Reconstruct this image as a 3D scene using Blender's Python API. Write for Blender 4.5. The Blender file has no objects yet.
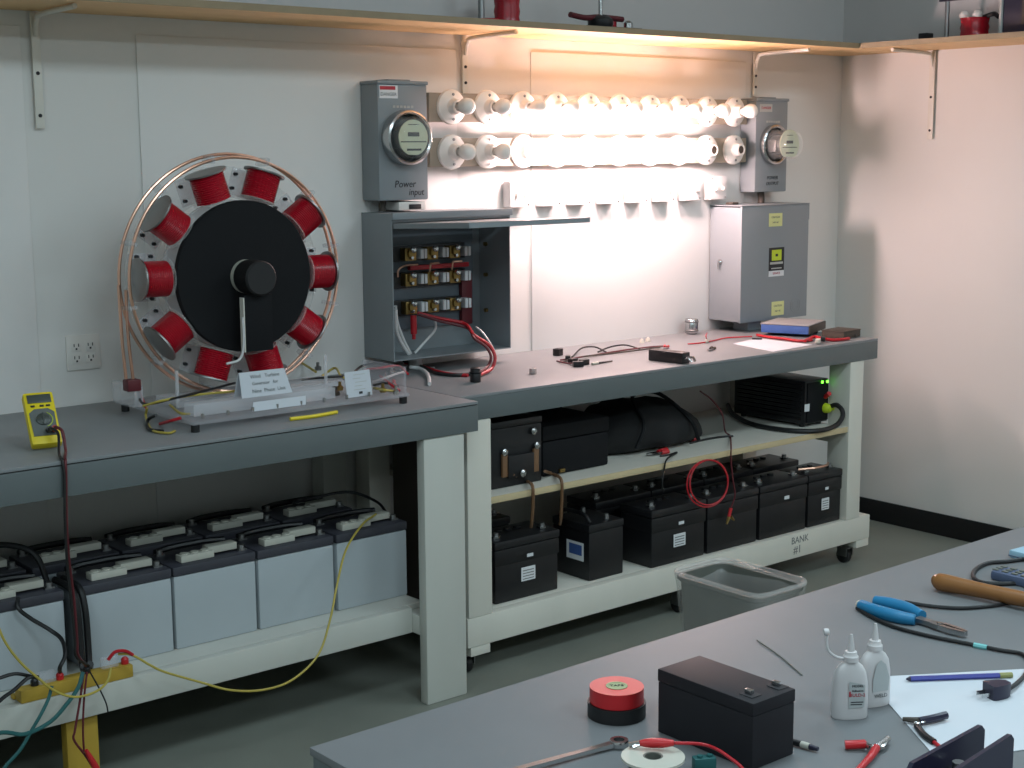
import bpy, bmesh, math, random
from mathutils import Vector as V, Matrix, noise as mnoise
PI = math.pi
random.seed(7)
SC = bpy.context.scene
COL = SC.collection

# ------------------------------------------------------------------ camera numbers (the frame is 1024 x 768)
CAM = V((0.0386, -4.5573, 1.8115)); YAW, PIT, ROL, F = -0.692, -0.1579, -0.0067, 1469.46
_c, _s = math.cos(YAW), math.sin(YAW)
_F = V((-_s * math.cos(PIT), _c * math.cos(PIT), math.sin(PIT))); _R = V((_c, _s, 0)); _U = _R.cross(_F)
CR = _R * math.cos(ROL) + _U * math.sin(ROL); CU = -_R * math.sin(ROL) + _U * math.cos(ROL)
def ray(u, v): return _F + CR * ((u - 512) / F) - CU * ((v - 384) / F)
def onz(u, v, z):
    d = ray(u, v); return CAM + d * ((z - CAM.z) / d.z)
def ony(u, v, y):
    d = ray(u, v); return CAM + d * ((y - CAM.y) / d.y)
def onx(u, v, x):
    d = ray(u, v); return CAM + d * ((x - CAM.x) / d.x)

# ------------------------------------------------------------------ materials
def lin(c):
    return tuple(((v / 255) / 12.92 if v / 255 <= .04045 else ((v / 255 + .055) / 1.055) ** 2.4) for v in c)
MATS = {}
def mat(name, rgb, rough=.5, metal=0., noise=.08, scale=12., bump=0., alpha=1., emit=None, spec=.5, stretch=None, trans=0., sss=None):
    m = bpy.data.materials.new(name); m.use_nodes = True; nt = m.node_tree; n = nt.nodes; l = nt.links
    b = n['Principled BSDF']; c = lin(rgb)
    b.inputs['Roughness'].default_value = rough; b.inputs['Metallic'].default_value = metal
    b.inputs['Specular IOR Level'].default_value = spec
    b.inputs['Alpha'].default_value = alpha
    b.inputs['Transmission Weight'].default_value = trans
    tc = n.new('ShaderNodeTexCoord'); mp = n.new('ShaderNodeMapping'); nz = n.new('ShaderNodeTexNoise')
    l.new(tc.outputs['Object'], mp.inputs[0]); l.new(mp.outputs[0], nz.inputs['Vector'])
    if stretch: mp.inputs['Scale'].default_value = stretch
    nz.inputs['Scale'].default_value = scale; nz.inputs['Detail'].default_value = 4
    mx = n.new('ShaderNodeMix'); mx.data_type = 'RGBA'
    mx.inputs[6].default_value = tuple(max(0, x * (1 - noise)) for x in c) + (1,)
    mx.inputs[7].default_value = tuple(min(1, x * (1 + noise)) for x in c) + (1,)
    l.new(nz.outputs['Fac'], mx.inputs[0]); l.new(mx.outputs[2], b.inputs['Base Color'])
    if bump:
        bp = n.new('ShaderNodeBump'); bp.inputs['Strength'].default_value = bump; bp.inputs['Distance'].default_value = .004
        l.new(nz.outputs['Fac'], bp.inputs['Height']); l.new(bp.outputs[0], b.inputs['Normal'])
    if emit:
        b.inputs['Emission Color'].default_value = lin(emit[0]) + (1,); b.inputs['Emission Strength'].default_value = emit[1]
    MATS[name] = m
    return m
M = MATS
LAMP = 225.
mat('wall_paint', (222, 220, 216), .7, noise=.03, scale=3, bump=.03)
mat('upper_paint', (210, 208, 206), .7, noise=.03, scale=3)
mat('panel_paint', (225, 223, 220), .65, noise=.03, scale=4, bump=.03)
mat('ceiling_tile', (225, 225, 220), .8)
mat('concrete', (124, 127, 118), .55, noise=.16, scale=3.5, bump=.05)
mat('black_rubber', (20, 20, 22), .5)
mat('bench_gray', (128, 131, 133), .45, spec=.35, noise=.06, scale=9, bump=.02)
mat('table_gray', (114, 116, 118), .52, noise=.06, scale=9, bump=.03, spec=.3)
mat('cart_white', (216, 213, 202), .5, noise=.07, scale=7, stretch=(1, 1, .15), bump=.05)
mat('bench_edge', (94, 101, 102), .45, noise=.06, scale=9, bump=.02)
mat('white_wood', (194, 194, 186), .5, noise=.07, scale=7, stretch=(1, 1, .15), bump=.05)
mat('dark_groove', (45, 45, 46), .8)
mat('plywood', (222, 184, 130), .55, noise=.1, scale=5, stretch=(.25, 3, 1))
mat('ply_edge', (150, 132, 104), .6, noise=.15, scale=20)
mat('raw_wood', (196, 178, 140), .6, noise=.12, scale=8)
mat('shelf_top', (120, 124, 124), .6)
mat('bracket_white', (220, 216, 206), .4)
mat('box_gray', (132, 139, 143), .42, noise=.04, scale=6)
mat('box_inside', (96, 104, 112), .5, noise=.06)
mat('steel', (190, 190, 190), .22, 1., noise=.05)
mat('dull_steel', (150, 150, 150), .4, 1., noise=.1)
mat('brass', (150, 126, 78), .42, 1., noise=.1)
mat('brown_strap', (120, 88, 62), .5)
mat('box_glare_pale', (226, 222, 220), .5)  # metal switch boxes coloured near white, lamp glare put into the colour
mat('copper', (232, 184, 160), .28, 1., noise=.05)
mat('clear_glass', (235, 238, 235), .04, alpha=.16)
mat('acrylic', (222, 222, 228), .08, alpha=.24)
mat('acrylic_edge', (228, 228, 232), .1, alpha=.32)
mat('liner', (205, 203, 200), .14, alpha=.27, noise=.15, scale=25, bump=.5)
mat('bin_gray', (98, 101, 94), .5)
mat('dial', (196, 204, 176), .6)
mat('black_plastic', (24, 24, 27), .4, noise=.1)
mat('battery_black', (18, 18, 21), .42, noise=.1)
mat('matte_black', (16, 17, 20), .75, noise=.1, spec=.25)
mat('fg_battery', (28, 27, 32), .6, noise=.15, scale=30, spec=.35)
mat('bag_cloth', (21, 21, 23), .8, noise=.2, scale=10, bump=.2)
mat('porcelain', (226, 222, 216), .3, noise=.02)
mat('bulb_white', (238, 234, 228), .2, noise=.01)
mat('bulb_lit', (255, 244, 230), .4, noise=.01, emit=((255, 221, 219), LAMP))
mat('board_brown', (150, 138, 122), .55, noise=.1, scale=8, stretch=(.3, 1, 2))
mat('coil_red', (168, 16, 36), .25, noise=.2, scale=60, spec=.6)
mat('red_plastic', (190, 34, 40), .4)
mat('red_wire', (176, 24, 36), .4)
mat('dark_red', (92, 26, 34), .5)
mat('yellow_plastic', (226, 202, 30), .45)
mat('yellow_wire', (176, 158, 70), .45)
mat('yellow_wood', (178, 146, 52), .6, noise=.12, scale=8, stretch=(3, 3, .4))
mat('green_wire', (36, 92, 92), .45)
mat('white_wire', (205, 205, 205), .4)
mat('battery_white', (170, 177, 181), .5, noise=.06, scale=5)
mat('cap_white', (190, 188, 176), .5)
mat('lid_gray', (58, 58, 66), .5, noise=.1)
mat('paper', (196, 200, 206), .8, noise=.02)
mat('sticker_white', (220, 222, 224), .6)
mat('sticker_yellow', (216, 216, 150), .6)
mat('ink', (36, 36, 40), .7)
mat('faint_ink', (110, 112, 112), .7)
mat('pale_ink', (176, 176, 172), .7)
mat('blue_ink', (60, 90, 150), .6)
mat('red_ink', (170, 40, 56), .6)
mat('lcd', (70, 76, 72), .3)
mat('meter_face', (92, 98, 96), .5)
mat('blue_grip', (26, 116, 160), .45, noise=.05)
mat('blue_case', (66, 98, 160), .5)
mat('case_top', (150, 148, 148), .5)
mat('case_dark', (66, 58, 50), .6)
mat('hammer_wood', (138, 92, 50), .3, noise=.2, scale=14, stretch=(1, 1, 1))
mat('glue_plastic', (202, 198, 198), .35, noise=.02)
mat('glue_label', (176, 180, 180), .5)
mat('pencil_blue', (52, 58, 140), .4)
mat('slate_blue', (80, 92, 118), .5)
mat('pale_blue', (150, 186, 204), .5)
mat('bluish_black', (32, 30, 52), .35)
mat('teal_tape', (120, 190, 190), .5)
mat('green_led', (80, 255, 60), .4, emit=((110, 255, 60), 4.))
mat('olive_metal', (140, 140, 84), .4)
mat('lime_plastic', (190, 210, 40), .45)
mat('dark_hub', (20, 20, 22), .6)
mat('tape_core', (150, 160, 120), .6)

# ------------------------------------------------------------------ mesh builder
def basis(d):
    d = V(d).normalized(); a = V((0, 0, 1)) if abs(d.z) < .9 else V((1, 0, 0))
    x = a.cross(d).normalized(); return x, d.cross(x)
def smooth_path(pts, n=7):
    pts = [V(p) for p in pts]
    if len(pts) < 3: return pts
    out = []; P = [pts[0] * 2 - pts[1]] + pts + [pts[-1] * 2 - pts[-2]]
    for i in range(1, len(P) - 2):
        a, b, c, d = P[i - 1:i + 3]
        for k in range(n):
            t = k / n
            out.append(.5 * ((2 * b) + (c - a) * t + (2 * a - 5 * b + 4 * c - d) * t * t + (3 * b - a - 3 * c + d) * t ** 3))
    out.append(pts[-1]); return out
class MB:
    def __init__(s): s.v = []; s.f = []; s.m = []
    def add(s, vs, fs, mi=0):
        o = len(s.v); s.v += [V(x) for x in vs]; s.f += [tuple(i + o for i in f) for f in fs]; s.m += [mi] * len(fs); return s
    def obox(s, c, size, R=None, b=0., mi=0, seg=2):
        bm = bmesh.new(); bmesh.ops.create_cube(bm, size=1)
        for x in bm.verts: x.co = V((x.co.x * size[0], x.co.y * size[1], x.co.z * size[2]))
        if b: bmesh.ops.bevel(bm, geom=bm.edges[:], offset=min(b, .45 * min(size)), segments=seg, affect='EDGES', profile=.6)
        bm.verts.index_update(); R = R or Matrix.Identity(3)
        s.add([R @ x.co + V(c) for x in bm.verts], [[x.index for x in f.verts] for f in bm.faces], mi); bm.free(); return s
    def box(s, x0, x1, y0, y1, z0, z1, b=0., mi=0):
        return s.obox(((x0 + x1) / 2, (y0 + y1) / 2, (z0 + z1) / 2), (abs(x1 - x0), abs(y1 - y0), abs(z1 - z0)), None, b, mi)
    def lathe(s, prof, o=(0, 0, 0), d=(0, 0, 1), n=28, mi=0):
        o = V(o); d = V(d).normalized(); x, y = basis(d); vs = []; fs = []; rings = []
        for r, h in prof:
            if r < 1e-6: rings.append([len(vs)]); vs.append(o + d * h)
            else:
                rings.append(list(range(len(vs), len(vs) + n)))
                vs += [o + d * h + (x * math.cos(2 * PI * k / n) + y * math.sin(2 * PI * k / n)) * r for k in range(n)]
        for A, B in zip(rings, rings[1:]):
            if len(A) == 1 and len(B) == 1: continue
            for k in range(n):
                k2 = (k + 1) % n
                if len(A) == 1: fs.append((A[0], B[k], B[k2]))
                elif len(B) == 1: fs.append((A[k], B[0], A[k2]))
                else: fs.append((A[k], B[k], B[k2], A[k2]))
        return s.add(vs, fs, mi)
    def cyl(s, p0, p1, r0, r1=None, n=20, mi=0):
        p0, p1 = V(p0), V(p1); L = (p1 - p0).length; r1 = r0 if r1 is None else r1
        return s.lathe([(0, 0), (r0, 0), (r1, L), (0, L)], p0, p1 - p0, n, mi)
    def sphere(s, c, r, sc=(1, 1, 1), n=20, mi=0):
        k = n // 2; vs = []; 
        p = [(r * math.sin(PI * i / k), -r * math.cos(PI * i / k)) for i in range(k + 1)]
        t = MB().lathe(p, (0, 0, 0), (0, 0, 1), n)
        return s.add([V((q.x * sc[0], q.y * sc[1], q.z * sc[2])) + V(c) for q in t.v], t.f, mi)
    def ring(s, c, d, R, r, n=56, k=10, mi=0, a0=0., a1=2 * PI):
        c = V(c); x, y = basis(d); d = V(d).normalized(); full = abs(a1 - a0 - 2 * PI) < 1e-6
        pts = [c + (x * math.cos(a0 + (a1 - a0) * i / n) + y * math.sin(a0 + (a1 - a0) * i / n)) * R for i in range(n if full else n + 1)]
        return s.tube(pts, r, k, mi, smooth=False, closed=full)
    def tube(s, pts, r, k=8, mi=0, smooth=True, closed=False, taper=None):
        P = smooth_path(pts) if smooth else [V(p) for p in pts]; N = len(P); vs = []; fs = []; x = None
        for i in range(N):
            t = (P[(i + 1) % N] - P[i - 1]) if closed else (P[min(i + 1, N - 1)] - P[max(i - 1, 0)])
            t = t.normalized() if t.length > 1e-9 else V((1, 0, 0))
            x = basis(t)[0] if x is None else (x - t * x.dot(t)).normalized(); y = t.cross(x)
            rr = r if taper is None else taper(i / (N - 1)) * r
            vs += [P[i] + (x * math.cos(2 * PI * j / k) + y * math.sin(2 * PI * j / k)) * rr for j in range(k)]
        for i in range(N if closed else N - 1):
            a, b = i * k, ((i + 1) % N) * k
            for j in range(k): fs.append((a + j, a + (j + 1) % k, b + (j + 1) % k, b + j))
        if not closed: fs += [tuple(range(k - 1, -1, -1)), tuple(range((N - 1) * k, N * k))]
        return s.add(vs, fs, mi)
    def prism(s, poly, o, X, Y, h, mi=0):
        """poly in (X,Y) plane at o, pushed h along X x Y"""
        o, X, Y = V(o), V(X), V(Y); nrm = X.cross(Y).normalized(); n = len(poly)
        a = [o + X * p[0] + Y * p[1] for p in poly]
        ar = sum(poly[i][0] * poly[(i + 1) % n][1] - poly[(i + 1) % n][0] * poly[i][1] for i in range(n))
        if ar < 0: a.reverse()
        return s.add(a + [p + nrm * h for p in a], [tuple(range(n - 1, -1, -1)), tuple(range(n, 2 * n))] + [(i, (i + 1) % n, n + (i + 1) % n, n + i) for i in range(n)], mi)
    def text(s, body, size, o, X=(1, 0, 0), Y=(0, 0, 1), mi=0, align='CENTER', shear=0.):
        cu = bpy.data.curves.new('lettering', 'FONT'); cu.body = body; cu.size = size; cu.align_x = align; cu.align_y = 'CENTER'; cu.shear = shear; cu.resolution_u = 3; cu.extrude = .0003
        ob = bpy.data.objects.new('lettering', cu); COL.objects.link(ob)
        dg = bpy.context.evaluated_depsgraph_get(); ev = ob.evaluated_get(dg); me = ev.to_mesh()
        X, Y = V(X), V(Y); N = X.cross(Y)
        s.add([V(o) + X * q.co.x + Y * q.co.y + N * q.co.z for q in me.vertices], [list(p.vertices) for p in me.polygons], mi)
        ev.to_mesh_clear(); bpy.data.objects.remove(ob); bpy.data.curves.remove(cu); return s
    def build(s, name, m, parent=None, at=(0, 0, 0), ang=38, flat=False, own=None):
        """verts are relative to `at` when top-level; own = shared world offset already subtracted"""
        me = bpy.data.meshes.new(name); at = V(at)
        me.from_pydata([q - at for q in s.v], [], s.f); me.update()
        for x in (m if isinstance(m, (list, tuple)) else [m]): me.materials.append(M[x])
        me.polygons.foreach_set('material_index', s.m)
        bm = bmesh.new(); bm.from_mesh(me); bmesh.ops.recalc_face_normals(bm, faces=bm.faces[:]); bm.to_mesh(me); bm.free()
        if not flat:
            me.polygons.foreach_set('use_smooth', [True] * len(me.polygons)); me.set_sharp_from_angle(angle=math.radians(ang))
        o = bpy.data.objects.new(name, me); COL.objects.link(o)
        if parent is None: o.location = at
        else: o.parent = parent
        return o

def tag(o, label, cat, group=None, kind=None):
    if label: o['label'] = label
    if cat: o['category'] = cat
    if group: o['group'] = group
    if kind: o['kind'] = kind
    return o
def thing(name, label, cat, loc=(0, 0, 0), rz=0., group=None):
    o = bpy.data.objects.new(name, None); COL.objects.link(o); o.empty_display_size = .05
    o.location = loc; o.rotation_euler = (0, 0, rz); return tag(o, label, cat, group)
def struct(name, mb, m, **k):
    o = mb.build(name, m, **k); o['kind'] = 'structure'; return o
class WP:
    """a thing whose parts are written in world metres"""
    def __init__(s, name, label, cat, loc, group=None): s.o = thing(name, label, cat, loc, 0, group); s.loc = V(loc)
    def part(s, name, mb, m, parent=None, label=None, **k):
        mb.v = [q - s.loc for q in mb.v]
        o = mb.build(name, m, parent or s.o, **k)
        if label: o['label'] = label
        return o
def solo(name, mb, m, label, cat, at, group=None, **k):
    return tag(mb.build(name, m, None, at, **k), label, cat, group)
def dup(root, loc, label=None, group=None, rz=None):
    def cp(o, par):
        c = o.copy(); COL.objects.link(c); c.parent = par
        for ch in list(o.children): cp(ch, c)
        return c
    r = cp(root, None); r.location = loc
    if rz is not None: r.rotation_euler = (0, 0, rz)
    if label: r['label'] = label
    if group: r['group'] = group
    return r
def rotz(a): return Matrix.Rotation(a, 3, 'Z')

H = .9966            # bench tops
TOP = H + .0004
XR = 5.9
CEIL = 3.3
SHZ = 2.2476         # underside of the high shelf

# ================================================================== THE ROOM
struct('floor', MB().box(-3.5, XR + .1, -8.5, .1, -.06, 0), 'concrete')
struct('ceiling', MB().box(-3.5, XR + .1, -8.5, .1, CEIL, CEIL + .08), 'ceiling_tile')
struct('wall_back', MB().box(-3.5, XR + .1, 0, .1, 0, SHZ + .01).box(-3.5, XR + .1, 0, .1, SHZ + .01, CEIL, mi=1), ['wall_paint', 'upper_paint'])
struct('wall_right', MB().box(XR, XR + .1, -8.5, 0, 0, SHZ + .01).box(XR, XR + .1, -8.5, 0, SHZ + .01, CEIL, mi=1), ['wall_paint', 'upper_paint'])
struct('wall_left', MB().box(-3.6, -3.5, -8.5, .1, 0, CEIL), 'wall_paint')
struct('wall_front', MB().box(-3.5, XR, -8.6, -8.5, 0, CEIL), 'wall_paint')
struct('baseboard_right', MB().box(XR - .012, XR - .0005, -8.4, -.013, 0.0005, .105, b=.004), 'black_rubber')
struct('baseboard_back', MB().box(-3.4, XR - .0005, -.012, -.0005, 0.0005, .105, b=.004), 'black_rubber')
# painted sheets fixed over the wall, their edges catch the light
for x0, x1, z1 in ((-3.4, 1.845, 2.20), (2.23, 3.544, 2.19), (3.92, 5.20, 2.197)):
    struct('wall_panel', MB().box(x0, x1, -.006, -.0003, .11, z1, b=.002), 'panel_paint')

# ================================================================== HIGH SHELVES
SD = .40
o = WP('wall_shelf', 'long plywood shelf running high along the back wall', 'shelf', (2, 0, SHZ), 'high plywood shelves')
o.part('shelf_board', MB().box(-3.4, XR - .001, -SD, -.001, SHZ, SHZ + .018), 'plywood')
o.part('painted_top', MB().box(-3.4, XR - .001, -SD, -.001, SHZ + .0182, SHZ + .022), 'shelf_top', label='grey painted upper face')
o.part('edge_strip', MB().box(-3.4, XR - SD, -SD - .008, -SD - .0002, SHZ, SHZ + .022), 'ply_edge', label='brown front edge')
o = WP('wall_shelf', 'short plywood shelf running high along the right wall', 'shelf', (XR - .2, -2, SHZ), 'high plywood shelves')
o.part('shelf_board', MB().box(XR - SD, XR - .001, -8.3, -SD - .009, SHZ, SHZ + .018), 'plywood')
o.part('painted_top', MB().box(XR - SD, XR - .001, -8.3, -SD - .009, SHZ + .0182, SHZ + .022), 'shelf_top', label='grey painted upper face')
o.part('edge_strip', MB().box(XR - SD - .008, XR - SD - .0002, -8.3, -SD - .009, SHZ, SHZ + .022), 'ply_edge', label='brown front edge')
def bracket(label, x, dz, side=False, y=0):
    """L bracket: upright on the wall, arm under the shelf; side = on the right wall"""
    T = (lambda a, b, c: V((XR - b, y - a, c))) if side else (lambda a, b, c: V((x + a, -b, c)))
    loc = T(0, 0, SHZ - .05); e = WP('shelf_bracket', label, 'bracket', loc, 'white shelf brackets')
    def bx(a0, a1, b0, b1, c0, c1):
        m = MB(); p, q = T(a0, b0, c0), T(a1, b1, c1)
        return m.box(min(p.x, q.x), max(p.x, q.x), min(p.y, q.y), max(p.y, q.y), c0, c1, b=.002)
    e.part('upright', bx(-.014, .014, .0095, .017, SHZ - dz, SHZ - .004), 'bracket_white')
    m = MB(); m.tube([T(0, .015, SHZ - .075), T(0, .03, SHZ - .03), T(0, .07, SHZ - .014), T(0, .32, SHZ - .009)], .0085, 8)
    e.part('arm', m, 'bracket_white')
    for k in range(3):
        p = T(0, .017, SHZ - .06 - k * (dz - .1) / 2); q = T(0, .0195, SHZ - .06 - k * (dz - .1) / 2)
        e.part('screw', MB().cyl(p, q, .006, n=10), 'ink', label='dark screw head')
bracket('white shelf bracket on the back wall above the outlet and far left seam', 1.89, .36)
bracket('white shelf bracket on the back wall above the left meter and first lamps', 3.58, .22)
bracket('white shelf bracket on the back wall just left of the right meter', 5.255, .20)
bracket('white shelf bracket on the right wall', 0, .40, True, -.52)

# ------------------------------------------------------------------ models standing on the shelves
ST = SHZ + .0224
e = WP('coil_motor_model', 'small red coil motor model on the high shelf above the left bracket', 'motor model', (3.6, -.24, ST), 'small motor models on the shelves')
e.part('base', MB().box(3.47, 3.72, -.32, -.16, ST, ST + .012, b=.002), 'acrylic')
e.part('winding', MB().lathe([(0, 0), (.05, 0), (.047, .02), (.05, .04), (.047, .06), (.05, .085), (0, .085)], (3.64, -.25, ST + .018)), 'coil_red')
e.part('flange', MB().cyl((3.64, -.25, ST + .012), (3.64, -.25, ST + .0178), .06).cyl((3.64, -.25, ST + .104), (3.64, -.25, ST + .11), .06), 'acrylic_edge')
e.part('clip_lead', MB().tube([(3.58, -.27, ST + .02), (3.52, -.27, ST + .018), (3.46, -.24, ST + .012), (3.41, -.25, ST + .006)], .009, 8), 'red_plastic')
e.part('post', MB().cyl((3.54, -.22, ST + .0122), (3.54, -.22, ST + .15), .012), 'dull_steel')
e.o.location = e.o.location + V((.03, .09, 0))
e = WP('propeller_motor_model', 'small dark motor model with steel shaft on the shelf above the lit lamps', 'motor model', (4.05, -.25, ST), 'small motor models on the shelves')
e.part('base', MB().box(3.93, 4.22, -.33, -.2, ST, ST + .01, b=.002), 'case_dark')
e.part('body', MB().lathe([(0, 0), (.045, 0), (.05, .012), (.05, .03), (.03, .045), (0, .045)], (4.06, -.26, ST + .0102)), 'black_plastic')
e.part('arm', MB().tube([(3.9, -.26, ST + .052), (3.98, -.26, ST + .044), (4.06, -.26, ST + .05), (4.17, -.27, ST + .046)], .011, 8), 'dark_red')
e.part('shaft', MB().cyl((4.06, -.26, ST + .05), (4.06, -.26, ST + .19), .009), 'steel')
e.part('terminal', MB().lathe([(0, 0), (.018, 0), (.018, .02), (.008, .03), (0, .03)], (4.18, -.29, ST + .0102)), 'steel')
e.part('winding', MB().cyl((4.13, -.24, ST + .0102), (4.13, -.24, ST + .044), .026), 'coil_red')
px = 5.72
e = WP('coil_motor_model', 'red coil motor model with white knobs on the right wall shelf', 'motor model', (px, -.8, ST), 'small motor models on the shelves')
e.part('base', MB().box(px - .08, px + .08, -.98, -.56, ST, ST + .012, b=.002), 'acrylic')
e.part('winding', MB().lathe([(0, 0), (.062, 0), (.058, .02), (.062, .035), (.058, .05), (.062, .075), (0, .075)], (px, -.84, ST + .014)), 'coil_red')
for dy in (-.03, .035): e.part('knob', MB().lathe([(0, 0), (.02, 0), (.022, .015), (.012, .028), (0, .03)], (px - .03, -.84 + dy, ST + .0895)), 'porcelain', label='white knob')
e.part('cross_arm', MB().box(px - .008, px + .008, -.92, -.66, ST + .17, ST + .186, b=.003), 'bluish_black')
e.part('post', MB().cyl((px, -.7, ST + .0122), (px, -.7, ST + .169), .01), 'dull_steel')
e.part('side_arm', MB().tube([(px, -.88, ST + .09), (px, -.93, ST + .1), (px - .01, -.96, ST + .085)], .01), 'black_plastic')
e.part('switch', MB().box(px - .03, px + .02, -.62, -.575, ST + .0122, ST + .04, b=.004), 'black_plastic')
e = WP('display_case', 'dark box with a pale left edge at the end of the right wall shelf', 'box', (px, -1.2, ST))
e.part('body', MB().box(px - .09, px + .1, -1.5, -1.03, ST, ST + .24, b=.004), 'bluish_black')
e.part('edge_panel', MB().box(px - .1, px + .1, -1.029, -1.018, ST, ST + .25, b=.002), 'pale_ink', label='pale side panel')
e.part('window', MB().box(px - .094, px - .0905, -1.44, -1.12, ST + .04, ST + .2), 'case_dark')

# ================================================================== LEFT WORKBENCH
LB = WP('workbench', 'long grey topped workbench with white legs holding the big coil wheel', 'workbench', (2.0, -.4, 0), 'grey workbenches')
LX0, LX1 = -.9, 2.992
LB.part('benchtop', MB().box(LX0, LX1, -.8178, -.003, H - .010, H, b=.0015), 'bench_gray')
LB.part('apron', MB().box(LX0, LX1, -.8178, -.78, H - .100, H - .0135, b=.003).box(LX0, LX1, -.779, -.02, H - .05, H - .0135), 'bench_edge')
LB.part('groove', MB().box(LX0, LX1 - .002, -.8145, -.02, H - .0133, H - .0102), 'dark_groove')
for x0, x1, y0, y1 in ((2.772, 2.937, -.8127, -.772), (-.75, -.6, -.8127, -.735), (2.84, 2.94, -.1, -.02), (-.75, -.65, -.1, -.02)):
    LB.part('leg', MB().box(x0, x1, y0, y1, .0004, H - (.1004 if y0 < -.5 else .0505), b=.006), 'white_wood')
LB.part('front_rail', MB().box(LX0 + .2, 2.771, -.735, -.70, .232, .317, b=.004), 'white_wood')
LB.part('back_rail', MB().box(LX0 + .2, 2.839, -.09, -.05, .232, .297, b=.004), 'white_wood')
LB.part('cross_rail', MB().box(2.772, 2.84, -.7715, -.102, .2325, .2965, b=.003), 'white_wood')
LB.part('lower_shelf', MB().box(LX0 + .2, 2.84, -.699, -.05, .2975, .317, b=.002), 'white_wood')
solo('support_post', MB().box(1.583, 1.677, -.71, -.67, .0004, .2315, b=.003), 'yellow_wood', 'yellow wooden post propping the rail under the left workbench', 'wooden post', (1.63, -.69, 0))

# ---- white batteries: two rows on the lower shelf
BZ = .3174
def golf_battery():
    e = thing('deep_cycle_battery', '', 'battery')
    w, d, h = .279, .185, .228
    MB().box(-w / 2, w / 2, -d / 2, d / 2, 0, h, b=.006).build('case', 'battery_white', e)
    MB().box(-w / 2 - .002, w / 2 + .002, -d / 2 - .002, d / 2 + .002, h + .0004, h + .03, b=.006).build('lid', 'lid_gray', e)
    m = MB().box(-.1, .012, -.068, -.028, h + .0305, h + .052, b=.003).box(.0, .1, -.052, -.012, h + .038, h + .06, b=.003)
    for k in range(3): m.cyl((-.08 + .035 * k, -.048, h + .0305), (-.08 + .035 * k, -.048, h + .056), .013, n=12)
    m.build('vent_cap', 'cap_white', e)['label'] = 'stepped white vent cap bar'
    for x, y in ((-.11, .06), (.115, -.05)):
        t = MB().lathe([(0, 0), (.011, 0), (.009, .018), (0, .018)], (x, y, h + .0304), n=12).box(x - .014, x + .014, y - .01, y + .01, h + .0304, h + .036).build('terminal', 'dull_steel', e)
    MB().tube([(-.12, .07, h + .040), (-.06, .078, h + .044), (.05, .078, h + .044), (.12, .07, h + .040)], .010).build('carry_strap', 'black_plastic', e)
    return e
gb = golf_battery()
front = [(1.24, 'white cased battery cut by the left edge, left of the power strip cables'), (1.53 - .045, ''), (1.815, 'white cased battery in the front row, right beside the hanging meter lead'),
         (2.10, 'third white cased battery from the right end of the front row'), (2.39, 'second white cased battery from the right end of the front row'), (2.68, 'white cased battery at the right end of the front row, beside the bench leg')]
front = [(1.195, 'white cased battery in the front row cut by the left edge of the picture', 0), (1.500, 'white cased battery in the front row behind the left half of the yellow strip', 0), (1.836, front[2][1], 1), (2.124, front[3][1], 1), (2.413, front[4][1], 1), (2.706, front[5][1], 1)]
first = True
for x, lab, _ in front[1:]:
    if first: gb.location = (x, -.605 + .0925, BZ); gb['label'] = lab; gb['group'] = 'white batteries under the left bench'; first = False
    else: dup(gb, (x, -.605 + .0925, BZ), lab, 'white batteries under the left bench')
for x, lab in ((1.50, 'white cased battery at the left of the back row, behind the meter lead'), (1.80, 'white cased battery of the back row, second from its left end'), (2.09, 'white cased battery in the middle of the back row'),
               (2.38, 'white cased battery of the back row, second from its right end'), (2.67, 'white cased battery at the right end of the back row, by the bench leg')):
    dup(gb, (x, -.235, BZ), lab, 'white batteries under the left bench')

# ================================================================== RIGHT CART
CX0, CX1 = 2.998, 5.283
RC = WP('battery_cart', 'rolling grey topped bench with white posts and shelves of black batteries', 'workbench', (4.1, -.36, 0), 'grey workbenches')
RC.part('benchtop', MB().box(CX0, CX1, -.7126, -.003, H - .010, H, b=.0015), 'bench_gray')
RC.part('apron', MB().box(CX0, CX1, -.7126, -.675, H - .088, H - .0102, b=.003).box(CX0, CX1, -.674, -.02, H - .05, H - .0102), 'bench_edge')
for x0, x1, y0, y1 in ((3.026, 3.130, -.7126, -.64), (5.098, 5.190, -.7126, -.60), (3.026, 3.120, -.12, -.03), (5.098, 5.190, -.12, -.03)):
    RC.part('post', MB().box(x0, x1, y0, y1, .2178, H - (.0885 if y0 < -.5 else .0505), b=.004), 'cart_white')
RC.part('open_end_dark_sheet', MB().box(3.028, 3.034, -.638, -.27, .2180, H - .06), 'case_dark', label='added dark sheet across the open end')  # added dark sheet, stands for the dim inside seen through the open end
RC.part('front_rail', MB().box(3.02, 5.266, -.7126, -.672, .112, .2175, b=.004), 'cart_white')
RC.part('back_rail', MB().box(3.02, 5.266, -.07, -.03, .112, .2175, b=.004), 'cart_white')
RC.part('bottom_shelf', MB().box(3.02, 5.266, -.671, -.071, .195, .2173, b=.002), 'cart_white')
RC.part('middle_shelf', MB().box(3.131, 5.0975, -.70, -.03, .607, .6296), 'cart_white').data.materials.append(M['raw_wood'])
RC.part('shelf_edge', MB().box(3.131, 5.0975, -.7075, -.7002, .606, .6296, b=.002), 'raw_wood', label='bare plywood front edge')
RC.part('shelf_support', MB().box(5.0978, 5.0979, -.7, -.2, .55, .606), 'cart_white')
RC.part('lettering', MB().text('BANK', .042, (4.79, -.7131, .188), mi=0).text('#1', .048, (4.775, -.7131, .147)), 'faint_ink', label='handwritten BANK #1')
for x in (3.078, 5.222):
    for y in (-.67, -.075): RC.part('block', MB().box(x - .043, x + .043, y - .04, y + .04, .078, .1118, b=.003), 'cart_white')
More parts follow.
